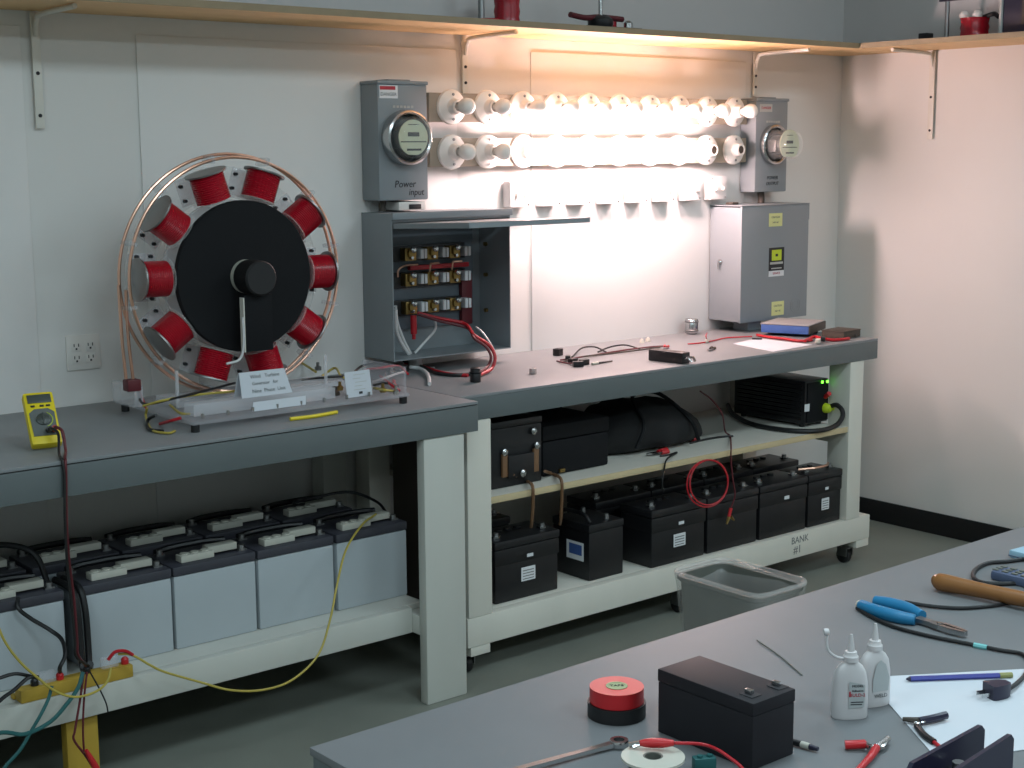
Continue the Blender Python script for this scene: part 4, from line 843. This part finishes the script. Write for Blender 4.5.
p = P2(752, 340); solo('pen_cap', MB().cyl(p + V((0, 0, .006)), p + V((.03, -.03, .006)), .004, n=8), 'ink', 'tiny dark pen lying on the paper on the right bench', 'pen', p, G4)
A, B = V((4.995, -.30, TOP + .012)), V((5.075, -.50, TOP + .012))
dv = (B - A).normalized(); nv = V((-dv.y, dv.x, 0)); 
if nv.x < 0: nv = -nv
R = Matrix((dv, nv, V((0, 0, 1)))).transposed(); L = (B - A).length; Wd = .24
if R.determinant() < 0: R = Matrix((-dv, nv, V((0, 0, 1)))).transposed()
c = (A + B) / 2 + nv * (Wd / 2)
e = WP('blue_case', 'flat blue box with dark end lying on red leads under the closed cabinet', 'box', c - V((0, 0, .012)))
e.part('side', MB().obox(c + V((0, 0, .019)), (L, Wd, .036), R, b=.003), 'blue_case')
e.part('lid', MB().obox(c + V((0, 0, .0395)), (L + .004, Wd + .004, .004), R, b=.001), 'case_top', label='grey lid')
e.part('end_panel', MB().obox(c + dv * (L / 2 + .003) + V((0, 0, .02)), (.005, Wd, .034), R, b=.001), 'case_dark', label='added dark sheet across the open end')
e.part('runner', MB().obox(c + nv * .05 + V((0, 0, -.006)), (L * .9, .02, .0115), R).obox(c - nv * .05 + V((0, 0, -.006)), (L * .9, .02, .0115), R), 'case_dark')
e = WP('adapter_box', 'dark brown flat box beside the blue box at the bench end', 'box', (5.19, -.54, TOP))
Rb = rotz(.12); cb_ = V((5.205, -.575, TOP))
e.part('body', MB().obox(cb_ + V((0, 0, .0145)), (.14, .11, .029), Rb, b=.003), 'case_dark')
e.part('lid', MB().obox(cb_ + V((0, 0, .0312)), (.143, .113, .004), Rb, b=.001), 'case_dark')
G5 = 'red jumper leads around the blue case'
solo('jumper_lead', MB().tube([P2(757, 335, .006), P2(768, 337, .006), P2(785, 339, .006), P2(800, 341, .006), P2(812, 340, .006)], .006, 8), 'red_wire', 'thick red lead lying along the left side of the blue case', 'cable', P2(785, 339), G5)
solo('jumper_lead', MB().tube([P2(805, 341, .007), P2(814, 337, .012), P2(822, 338.5, .012), P2(832, 340, .007), P2(842, 339.5, .007), P2(849, 338.5, .007)], .007, 8), 'red_wire', 'thick red lead bunched in front of the dark end of blue case', 'cable', P2(830, 333), G5)
e = WP('jumper_clamp', 'white and black clamp head lying before the blue case', 'clamp', P2(818, 341), G5)
e.part('jaw', MB().obox(P2(818, 341, .012), (.05, .022, .018), rotz(.6), b=.005), 'cap_white'); e.part('grip', MB().obox(P2(823, 339, .014), (.03, .02, .02), rotz(.6), b=.005), 'black_plastic')
p = V((5.24, -.62, TOP))
solo('toggle_part', MB().obox(p + V((0, 0, .006)), (.03, .02, .012), rotz(.5), b=.002).cyl(p + V((.0, .012, .005)), p + V((.0, .03, .005)), .005, n=8), 'case_dark', 'small dark fitting at the far right corner of the bench', 'fitting', p, G4)

# ================================================================== WASTE BIN
e = WP('waste_bin', 'grey waste bin with clear plastic liner folded over its rim', 'waste bin', (3.36, -1.63, 0))
def rrect(w, d, r, n=6):
    out = []
    for cx, cy, a0 in ((w / 2 - r, d / 2 - r, 0), (-w / 2 + r, d / 2 - r, PI / 2), (-w / 2 + r, -d / 2 + r, PI), (w / 2 - r, -d / 2 + r, 1.5 * PI)):
        out += [(cx + r * math.cos(a0 + PI / 2 * k / n), cy + r * math.sin(a0 + PI / 2 * k / n)) for k in range(n + 1)]
    return out
def loft(rings, jit=0., seed=0, closed_bottom=True):
    vs = []; fs = []; n = len(rings[0][0]); rnd = random.Random(seed)
    for pts, z in rings:
        for k, (x, y) in enumerate(pts): 
            j = jit * mnoise.noise(V((x * 30 + seed, y * 30, z * 18))); L_ = math.hypot(x, y)
            vs.append((BC.x + x * (1 + j / L_), BC.y + y * (1 + j / L_), z + j * .5))
    for i in range(len(rings) - 1):
        for k in range(n): fs.append((i * n + k, i * n + (k + 1) % n, (i + 1) * n + (k + 1) % n, (i + 1) * n + k))
    if closed_bottom: fs.append(tuple(range(n)))
    return MB().add(vs, fs)
BC = V((3.365, -1.635, 0)); BH = .50
e.part('bin', loft([(rrect(.165, .28, .03), .0006), (rrect(.215, .335, .04), BH - .02), (rrect(.235, .355, .045), BH - .01), (rrect(.235, .355, .045), BH), (rrect(.21, .33, .04), BH), (rrect(.16, .275, .03), .01)]), 'bin_gray')
e.part('liner', loft([(rrect(.20, .33, .04, 10), .16), (rrect(.21, .33, .04, 10), .30), (rrect(.228, .346, .045, 10), .40), (rrect(.242, .362, .05, 10), .47), (rrect(.246, .366, .05, 10), BH + .002), (rrect(.24, .36, .05, 10), BH + .009), (rrect(.22, .34, .045, 10), BH + .006), (rrect(.195, .315, .04, 10), BH - .05), (rrect(.18, .30, .04, 10), .30)], .012, 3, False), 'liner', label='crinkled clear liner', ang=80)
e.part('liner_rim', MB().tube([(BC.x + x * 1.0, BC.y + y, BH + .010 + .004 * mnoise.noise(V((x * 25, y * 25, 0)))) for x, y in rrect(.243, .363, .05, 10)], .0075, 8, smooth=False, closed=True), 'liner', label='rolled liner edge')

# ================================================================== FRONT TABLE
FT = WP('work_table', 'grey topped work table across the front covered with tools', 'workbench', (1.052, -2.889, 0), 'grey workbenches'); FT.o.rotation_euler = (0, 0, .008)
FT.part('tabletop', MB().box(1.052, 4.2, -3.85, -2.889, H - .012, H, b=.002), 'table_gray')
FT.part('apron', MB().box(1.055, 4.197, -3.847, -2.892, H - .1, H - .0122, b=.003), 'bench_edge')
for x in (1.10, 4.05):
    for y in (-3.8, -2.99): FT.part('leg', MB().box(x, x + .09, y, y + .06, .0004, H - .1004, b=.004), 'white_wood')
G6 = 'tools and parts on the front table'
def T2(u, v, h=0.): q = onz(u, v, TOP + h); return V((q.x, q.y, TOP + h))
# sealed battery
bx0, bx1, by0, by1, bh = 1.456, 1.540, -3.340, -3.165, .0934
e = WP('sealed_battery', 'black sealed rectangular battery standing on the front table', 'battery', (1.493, -3.25, TOP), G6)
e.part('case', MB().box(bx0, bx1, by0, by1, TOP, TOP + bh * .80, b=.002), 'fg_battery')
e.part('lid', MB().box(bx0 - .0008, bx1 + .0008, by0 - .0008, by1 + .0008, TOP + bh * .805, TOP + bh, b=.002), 'fg_battery')
for u, v in ((749, 694), (776, 686)):
    p = onz(u, v, TOP + bh); 
    e.part('recess', MB().box(p.x - .010, p.x + .010, p.y - .014, p.y + .008, TOP + bh + .0002, TOP + bh + .001), 'ink')
    e.part('terminal', MB().box(p.x - .003, p.x + .004, p.y - .006, p.y + .006, TOP + bh + .0012, TOP + bh + .007, b=.001), 'steel', label='steel tab')
# tapes
c = T2(616, 711) ; c = V((1.456, -3.081, TOP))
def tape(nm, lab, z, r, h, mm_, ink=None):
    e = WP(nm, lab, 'tape', (c.x, c.y, z), 'rolls of electrical tape')
    e.part('roll', MB().lathe([(.016, 0), (r, 0), (r, h), (.016, h), (.016, 0)], (c.x, c.y, z), n=44), mm_)
    e.part('core', MB().lathe([(.0125, 0), (.0158, 0), (.0158, h + .0006), (.0125, h + .0006), (.0125, 0)], (c.x, c.y, z), n=32), 'tape_core', label='printed cardboard core')
    return e
tape('electrical_tape', 'roll of black tape under the red roll on the front table', TOP, .0425, .021, 'black_rubber')
e = tape('electrical_tape', 'roll of red tape stacked on the black roll', TOP + .0216, .0395, .0225, 'red_plastic')
m = MB().lathe([(.0126, .0), (0, .0)], (c.x, c.y, TOP + .0440), n=24)
e.part('core_print', MB().lathe([(0, 0), (.0124, 0), (.0124, .0012), (0, .0012)], (c.x, c.y, TOP + .0432), n=24).text('TAPE', .009, (c.x, c.y, TOP + .0446), (.8, -.6, 0), (.6, .8, 0), mi=1), ['tape_core', 'ink'])
# wrench
a, b = T2(619, 742.5, .006), T2(500, 775, .006); d = (b - a).normalized()
e = WP('wrench', 'chrome combination wrench lying at the near end of the front table', 'wrench', (a + b) / 2 - V((0, 0, .006)), G6)
sd = V((-d.y, d.x, 0))
e.part('handle', MB().prism([(.013, -.0055), (.05, -.0045), (.20, -.0055), (.20, .0055), (.05, .0045), (.013, .0055)], a - V((0, 0, .003)), d, sd, .006), 'steel')
e.part('box_end', MB().lathe([(.0075, 0), (.0125, 0), (.0135, .002), (.0135, .008), (.0125, .010), (.0075, .010), (.0075, 0)], a - V((0, 0, .0055)), n=24), 'steel')
e.part('open_end', MB().prism([(.2, -.006), (.215, -.016), (.24, -.014), (.225, -.006), (.225, .006), (.24, .014), (.215, .016), (.2, .006)], a - V((0, 0, .003)), d, sd, .006), 'steel')
# wire spool with red clip
p = onz(653, 755, H + .045); p = V((p.x, p.y, TOP)); sr = .041
e = WP('wire_spool', 'white flanged wire spool below the black sealed battery', 'wire spool', p, G6)
e.part('flange', MB().lathe([(.013, .040), (sr, .040), (sr, .0435), (.013, .0435), (.013, .040)], p, n=40), 'cap_white')
e.part('flange', MB().lathe([(.013, 0), (sr, 0), (sr, .0035), (.013, .0035), (.013, 0)], p, n=40), 'cap_white')
e.part('wire_winding', MB().lathe([(.015, .0037)] + [(.031 + .0008 * (k % 2), .0037 + .0024 * k) for k in range(16)] + [(.015, .0398)], p, n=36), 'bluish_black')
e.part('core', MB().lathe([(.0105, .001), (.0128, .001), (.0128, .043), (.0105, .043), (.0105, .001)], p, n=24), 'bin_gray')
q0, q1 = onz(640, 743, H + .052), onz(674, 743, H + .055)
e = WP('clip_lead', 'red booted clip lying on the white wire spool, red lead trailing right', 'clip', q0, G6)
d = (q1 - q0).normalized()
e.part('boot', MB().tube([q0, q0 + d * .012, q0 + d * .03, q1], .0054, 10, taper=lambda t: .7 + .5 * math.sin(PI * t)), 'red_plastic')
e.part('jaw', MB().tube([q0 - d * .014 + V((0, 0, -.003)), q0], .0035, 6).tube([q0 - d * .012 + V((0, -.004, -.004)), q0 + V((0, 0, -.001))], .003, 6), 'steel')
e.part('lead', MB().tube([q1, onz(700, 744, H + .05), onz(716, 749, H + .04), onz(730, 758, H + .03), onz(742, 768, H + .02), onz(752, 782, H + .005)], .0023, 8), 'red_wire')
p = T2(704, 768); solo('screw_terminal', MB().obox(p + V((0, 0, .008)), (.03, .016, .016), rotz(-.5), b=.002).cyl(p + V((-.006, .002, .016)), p + V((-.006, .002, .019)), .004, n=8).cyl(p + V((.006, -.004, .016)), p + V((.006, -.004, .019)), .004, n=8), 'green_wire', 'small green screw terminal between the spool and the black battery', 'connector', p, G6)
a, b = T2(757, 640, .0015), T2(802, 675, .0015)
solo('bare_wire', MB().tube([a, (a + b) / 2 + V((.004, 0, 0)), b], .0011, 6), 'bin_gray', 'straight thin dark wire lying between the battery and the glue', 'wire', a, G6)
a = T2(790, 741, .005); b = T2(818, 749, .005); d = (b - a)
e = WP('banana_plug', 'small dark plug with pale band beside the black sealed battery', 'plug', a, G6)
e.part('body', MB().cyl(a, a + d * .4, .0045, n=10), 'black_plastic'); e.part('band', MB().cyl(a + d * .405, a + d * .7, .0047, n=10), 'cap_white'); e.part('tip', MB().cyl(a + d * .705, b, .0042, .003, n=10), 'bluish_black')
# pliers
e = WP('pliers', 'pliers with bright blue grips lying on the front table', 'pliers', T2(910, 612), G6)
piv = T2(921, 619.5, .008)
e.part('grip', MB().tube([T2(875, 601, .009), T2(890, 604, .010), T2(908, 609, .010), T2(922, 616, .009)], .0108, 10, taper=lambda t: .9 + .2 * math.sin(PI * t)), 'blue_grip')
e.part('grip', MB().tube([T2(861, 605, .009), T2(876, 611, .010), T2(898, 617, .010), T2(915, 620, .009)], .0108, 10, taper=lambda t: .9 + .2 * math.sin(PI * t)), 'blue_grip')
a, b = T2(917, 619, .007), T2(966, 634, .007); d = (b - a).normalized(); sd = V((-d.y, d.x, 0)); L = (b - a).length
e.part('handle_steel', MB().prism([(0, -.009), (L * .3, -.007), (L * .42, -.010), (L * .5, -.010), (L * .5, .010), (L * .42, .010), (L * .3, .007), (0, .009)], a - V((0, 0, .004)), d, sd, .008), 'dull_steel')
e.part('jaw', MB().prism([(L * .5, -.010), (L * .75, -.0105), (L, -.005), (L, -.001), (L * .78, -.002), (L * .62, -.0035), (L * .5, -.001)], a - V((0, 0, .004)), d, sd, .009).prism([(L * .5, .010), (L * .75, .0105), (L, .005), (L, .001), (L * .78, .002), (L * .62, .0035), (L * .5, .001)], a - V((0, 0, .004)), d, sd, .009), 'steel')
e.part('pivot', MB().cyl(a + d * L * .47 + V((0, 0, .0042)), a + d * L * .47 + V((0, 0, .0062)), .0055, n=14), 'steel')
e.part('grip_end', MB().sphere(T2(860.5, 604.8, .009), .0088), 'cap_white', label='pale grip end')
# cords
solo('black_cable', MB().tube([T2(905, 602, .0035), T2(930, 606, .0035), T2(960, 608, .0035), T2(990, 606, .0035), T2(1015, 602, .0035), T2(1050, 596, .0035)], .0034, 8), 'black_rubber', 'black cable running right from behind the pliers under the hammer handle', 'cable', T2(960, 608), 'black cables on the front table')
e = WP('power_cable', 'black power cable with a two prong plug lying on the white paper', 'power cable', T2(985, 692), 'black cables on the front table')
e.part('cord', MB().tube([T2(857, 608, .0035), T2(872, 617, .0035), T2(895, 627, .0035), T2(930, 636, .0035), T2(965, 643, .0035), T2(1000, 650, .0035), T2(1022, 654, .0035), T2(1030, 664, .0035), T2(1024, 676, .0045), T2(1016, 684, .007), T2(1007, 690, .009)], .0034, 8), 'black_rubber')
e.part('tape_flag', MB().tube([T2(974, 645, .0035), T2(981, 646.4, .0035), T2(987, 647.5, .0035)], .0046, 8), 'teal_tape', label='band of teal tape')
a, b = T2(1008, 690, .009), T2(982, 694, .009); d = (b - a).normalized(); sd = V((-d.y, d.x, 0))
e.part('plug', MB().prism([(0, -.006), (.010, -.012), (.03, -.015), (.036, -.013), (.036, .013), (.03, .015), (.010, .012), (0, .006)], a - V((0, 0, .008)), d, sd, .022), 'bluish_black')
for k in (-1, 1): e.part('prong', MB().obox(a + d * .044 + sd * .0065 * k, (.015, .0016, .006), rotz(math.atan2(d.y, d.x))), 'steel')
solo('black_cable', MB().tube([T2(1050, 555, .004), T2(1010, 561, .004), T2(988, 563, .004), T2(975, 570, .004), T2(974, 578, .004), T2(985, 583, .004), T2(1010, 583.5, .004), T2(1050, 580, .004)], .0042, 8), 'black_rubber', 'black cable loop around the slate blue remote at the right edge', 'cable', T2(975, 575), 'black cables on the front table')
# hammer
a, b = T2(936, 581, .017), T2(1085, 612, .019); d = (b - a).normalized()
e = WP('hammer', 'hammer whose brown wooden handle comes in from the right edge', 'hammer', a, G6)
e.part('handle', MB().tube([a + d * t_ for t_ in (0, .006, .02, .05, .1, .16, .22, .27)], .0165, 16, smooth=False, taper=lambda t: [.78, .98, 1.0, .92, .84, .86, .74, .66][min(7, int(round(t * 7)))]), 'hammer_wood', ang=60)
e.part('end_cap', MB().sphere(a + d * .002, .0128, (.5, 1, 1)), 'hammer_wood')
hd = a + d * .275; sd = V((-d.y, d.x, 0))
e.part('head', MB().lathe([(0, -.06), (.013, -.06), (.014, -.045), (.010, -.035), (.012, -.015), (.013, .015), (.010, .03), (0, .06)], hd + V((0, 0, -.002)), sd, 20), 'dull_steel')
# remotes
R = rotz(math.atan2(-.09, .03) + .9)
p = T2(1020, 572); p = V((p.x, p.y, TOP))
a, b = T2(997, 577), T2(1050, 590); d = (b - a).normalized(); R = rotz(math.atan2(d.y, d.x)); cc = (a + b) / 2
e = WP('remote_control', 'slate blue handset with grey buttons inside the cord loop', 'handset', cc, G6)
e.part('body', MB().obox(cc + V((0, 0, .009)), ((b - a).length, .05, .018), R, b=.006), 'slate_blue')
for i in range(5):
    for j in range(3): e.part('button', MB().obox(cc + R @ V((-.05 + .02 * i, -.014 + .014 * j, .0192)), (.012, .008, .0022), R, b=.001), 'bin_gray')
a, b = T2(1017, 555), T2(1060, 566); d = (b - a).normalized(); R = rotz(math.atan2(d.y, d.x)); cc = (a + b) / 2
e = WP('plastic_card', 'pale blue plastic case at the right edge above the slate handset', 'case', cc, G6)
e.part('body', MB().obox(cc + V((0, 0, .008)), ((b - a).length, .055, .016), R, b=.004), 'pale_blue'); e.part('seam', MB().obox(cc + V((0, 0, .0045)), ((b - a).length + .001, .056, .002), R), 'slate_blue')
# paper, pen
q = [T2(866, 678), T2(1110, 665), T2(1125, 735), T2(940, 763)]
solo('paper_sheet', MB().add([v_ + V((0, 0, h_)) for h_ in (.0002, .0012) for v_ in q], [(3, 2, 1, 0), (4, 5, 6, 7), (0, 1, 5, 4), (1, 2, 6, 5), (2, 3, 7, 6), (3, 0, 4, 7)]), 'paper', 'white paper on the front table under the blue pen and plug', 'paper', q[0], 'papers')
a, b = T2(906, 679, .0055), T2(1012, 675, .0055); d = b - a
e = WP('pencil', 'blue pencil lying across the top of the front paper', 'pencil', a, G6)
e.part('shaft', MB().cyl(a + d * .04, a + d * .88, .0042, n=6), 'pencil_blue'); e.part('point', MB().cyl(a + d * .038, a, .0042, .001, n=8), 'bluish_black'); e.part('ferrule', MB().cyl(a + d * .882, b, .0044, n=10), 'olive_metal', label='olive ferrule')
# black alligator clip
e = WP('clip_lead', 'black handled clip with steel spring lying on the front paper edge', 'clip', T2(920, 722), G6)
e.part('handle', MB().tube([T2(919, 721, .008), T2(932, 718.5, .009), T2(946, 715, .009)], .0058, 8), 'bluish_black')
e.part('jaw', MB().tube([T2(903, 719, .006), T2(912, 720, .007), T2(920, 721, .007)], .0052, 8, taper=lambda t: .6 + .5 * t), 'case_dark')
e.part('spring', MB().ring(T2(917, 723, .008), (0, .3, 1), .005, .0014, 16, 6).ring(T2(922, 722, .009), (0, .3, 1), .004, .0014, 16, 6), 'steel')
e.part('lead', MB().tube([T2(917, 726, .005), T2(924, 735, .005), T2(934, 742, .005)], .005, 8), 'black_plastic'); e.part('wire', MB().tube([T2(934, 742, .005), T2(944, 750, .004), T2(955, 760, .004)], .0028, 8), 'red_wire')
# red clips
e = WP('clip_lead', 'red handled clip with shiny jaws lying in front of the glue bottles', 'clip', T2(870, 746), G6)
e.part('handle', MB().tube([T2(845, 745, .007), T2(855, 744.6, .008), T2(865, 744, .008)], .0062, 10), 'red_plastic')
e.part('handle', MB().tube([T2(876, 748, .007), T2(871, 756, .007), T2(862, 766, .006), T2(850, 778, .005)], .006, 10, taper=lambda t: 1 - .4 * t), 'red_plastic')
e.part('jaw', MB().tube([T2(866, 744.5, .007), T2(873, 748, .008), T2(880, 745, .008), T2(888, 738.5, .007)], .0045, 8), 'steel'); e.part('jaw', MB().tube([T2(876, 749, .006), T2(883, 747, .006), T2(887, 741, .006)], .0035, 8), 'steel')
# finned black bracket at the bottom edge
e = WP('finned_bracket', 'black two walled metal bracket at the bottom edge beside the paper', 'bracket', T2(960, 768), G6)
for (u0, v0, u1, v1) in ((906, 764, 981, 723), (945, 774, 1010, 732)):
    a, b = onz(u0, v0, H + .07), onz(u1, v1, H + .07); a = V((a.x, a.y, TOP)); b = V((b.x, b.y, TOP)); d = (b - a); L = d.length; d.normalize(); sd = V((-d.y, d.x, 0))
    e.part('wall', MB().prism([(0, .0015), (L, .0015), (L, .062), (L - .008, .07), (0.008, .07), (0, .062)], a, d, V((0, 0, 1)), .006), 'bluish_black')
a = onz(945, 772, H); b = onz(998, 742, H); d = (b - a).normalized(); 
aa, bb = onz(906, 764, H + .07), onz(1010, 732, H + .07); cc = V(((aa.x + bb.x) / 2, (aa.y + bb.y) / 2, TOP + .0008))
d1 = onz(981, 723, H + .07) - onz(906, 764, H + .07)
e.part('floor_plate', MB().obox(cc, (d1.length * .95, .06, .0014), rotz(math.atan2(d1.y, d1.x))), 'bluish_black')
e.part('core', MB().obox(cc + V((0, 0, .018)), (d1.length * .5, .03, .03), rotz(math.atan2(d1.y, d1.x)), b=.004).cyl(cc + V((0, 0, .0335)), cc + V((0, 0, .05)), .008, n=12), 'dull_steel', label='steel core between the walls')
# glue bottles
def bottle(lab, pos, rz, lean, capped):
    e = thing('glue_bottle', lab, 'glue bottle', pos, rz, 'glue bottles')
    w, dth = .030, .015
    prof = [(.0, .96, .96), (.003, 1, 1), (.03, 1.0, 1), (.06, .96, .95), (.078, .86, .85), (.088, .66, .70), (.094, .42, .60), (.096, .36, .62)]
    vs = []; fs = []; n = 32
    for z, sx, sy in prof:
        for k in range(n):
            a = 2 * PI * k / n; cx_, sy_ = math.cos(a), math.sin(a)
            vs.append((w * sx * (abs(cx_) ** .8) * (1 if cx_ >= 0 else -1), dth * sy * (abs(sy_) ** .8) * (1 if sy_ >= 0 else -1), z))
    for i in range(len(prof) - 1):
        for k in range(n): fs.append((i * n + k, i * n + (k + 1) % n, (i + 1) * n + (k + 1) % n, (i + 1) * n + k))
    fs += [tuple(range(n))[::-1], tuple(range((len(prof) - 1) * n, len(prof) * n))]
    MB().add(vs, fs).build('body', 'glue_plastic', e, ang=50)
    MB().lathe([(.0, 0), (.0125, 0), (.0125, .008), (.0105, .010), (.0095, .016), (.006, .017), (.0045, .030), (.0022, .045), (0, .045)], (0, 0, .0962), n=24).build('nozzle', 'glue_plastic', e)
    # printed panel on the flat front
    fy = -dth - .0006
    if capped:
        MB().prism([(.0, .020), (.026, .022), (.026, .06), (.0, .066)], (-.006, fy, 0), (1, 0, 0), (0, 0, 1), .0005).build('label_panel', 'glue_label', e)
        m = MB().text('MODEL', .0058, (.008, fy - .0008, .058), mi=0).text('Adhesive', .0052, (.008, fy - .0008, .050), mi=0).text('BULD-2', .0078, (.008, fy - .0008, .0425), mi=1).box(-.006, -.0035, fy - .001, fy - .0006, .040, .049, mi=1)
        m.box(-.003, .018, fy - .001, fy - .0006, .030, .0315, mi=0).box(-.003, .016, fy - .001, fy - .0006, .026, .0275, mi=0)
        m.build('print', ['ink', 'red_ink'], e)
        MB().tube([(-.012, 0, .100), (-.026, 0, .104), (-.038, 0, .115), (-.041, 0, .130), (-.040, 0, .142)], .0024, 8).lathe([(0, 0), (.0055, 0), (.006, .004), (.005, .008), (0, .008)], (-.046, 0, .146), (1, 0, .1), 14).build('cap_strap', 'glue_plastic', e)
    else:
        MB().prism([(-.012, .028), (.018, .028), (.02, .05), (.012, .074), (.002, .082), (-.006, .074), (-.012, .05)], (0, fy, 0), (1, 0, 0), (0, 0, 1), .0005).build('label_panel', 'glue_label', e)
        MB().text('WELD', .009, (.004, fy - .0008, .020)).build('print', 'faint_ink', e)
    return e
ga = math.atan2(-.02, .05)
for q_, rz_, cp_, lb_ in ((T2(849, 716.5), -.62, True, 'white glue bottle with red lettering and dangling cap, nearer of the two'), (T2(873, 704), -.35, False, 'white glue bottle with greenish oval label behind the red lettered one')):
    bottle(lb_, q_, rz_, 0, cp_)
for o_ in [o_ for o_ in SC.objects if o_.name.startswith('glue_bottle')]: o_.scale = (.88, .88, .88)

# ================================================================== LIGHT
def area(nm, loc, size, power, col, rot=(0, 0, 0)):
    l = bpy.data.lights.new(nm, 'AREA'); l.shape = 'RECTANGLE'; l.size, l.size_y = size; l.energy = power; l.color = col
    o = bpy.data.objects.new(nm, l); o.location = loc; o.rotation_euler = rot; COL.objects.link(o); return o
FL = (.79, 1.0, 1.1)
for x in (-1.0, 2.0, 4.7):
    for y, p in ((-2.9, 28), (-5.4, 42)):
        area('ceiling_fluorescent', (x, y, CEIL - .03), (1.2, .6), p, FL)
w = bpy.data.worlds.new('World'); SC.world = w; w.use_nodes = True
w.node_tree.nodes['Background'].inputs[0].default_value = (.6, .7, .72, 1); w.node_tree.nodes['Background'].inputs[1].default_value = .05

# ================================================================== CAMERA
cam = bpy.data.cameras.new('Camera'); co = bpy.data.objects.new('Camera', cam); COL.objects.link(co)
cam.sensor_width = 36; cam.lens = F / 1024 * 36; cam.clip_end = 60; cam.clip_start = .05
co.matrix_world = Matrix((CR, CU, -_F)).transposed().to_4x4(); co.location = CAM
SC.camera = co
SC.view_settings.view_transform = 'Standard'; SC.view_settings.look = 'None'; SC.view_settings.exposure = 0; SC.view_settings.gamma = 1
SC.view_settings.use_curve_mapping = False
SC.cycles.use_denoising = True
SC.cycles.max_bounces = 8; SC.cycles.transparent_max_bounces = 16
SC.cycles.caustics_reflective = False; SC.cycles.caustics_refractive = False
SC.cycles.sample_clamp_indirect = 6
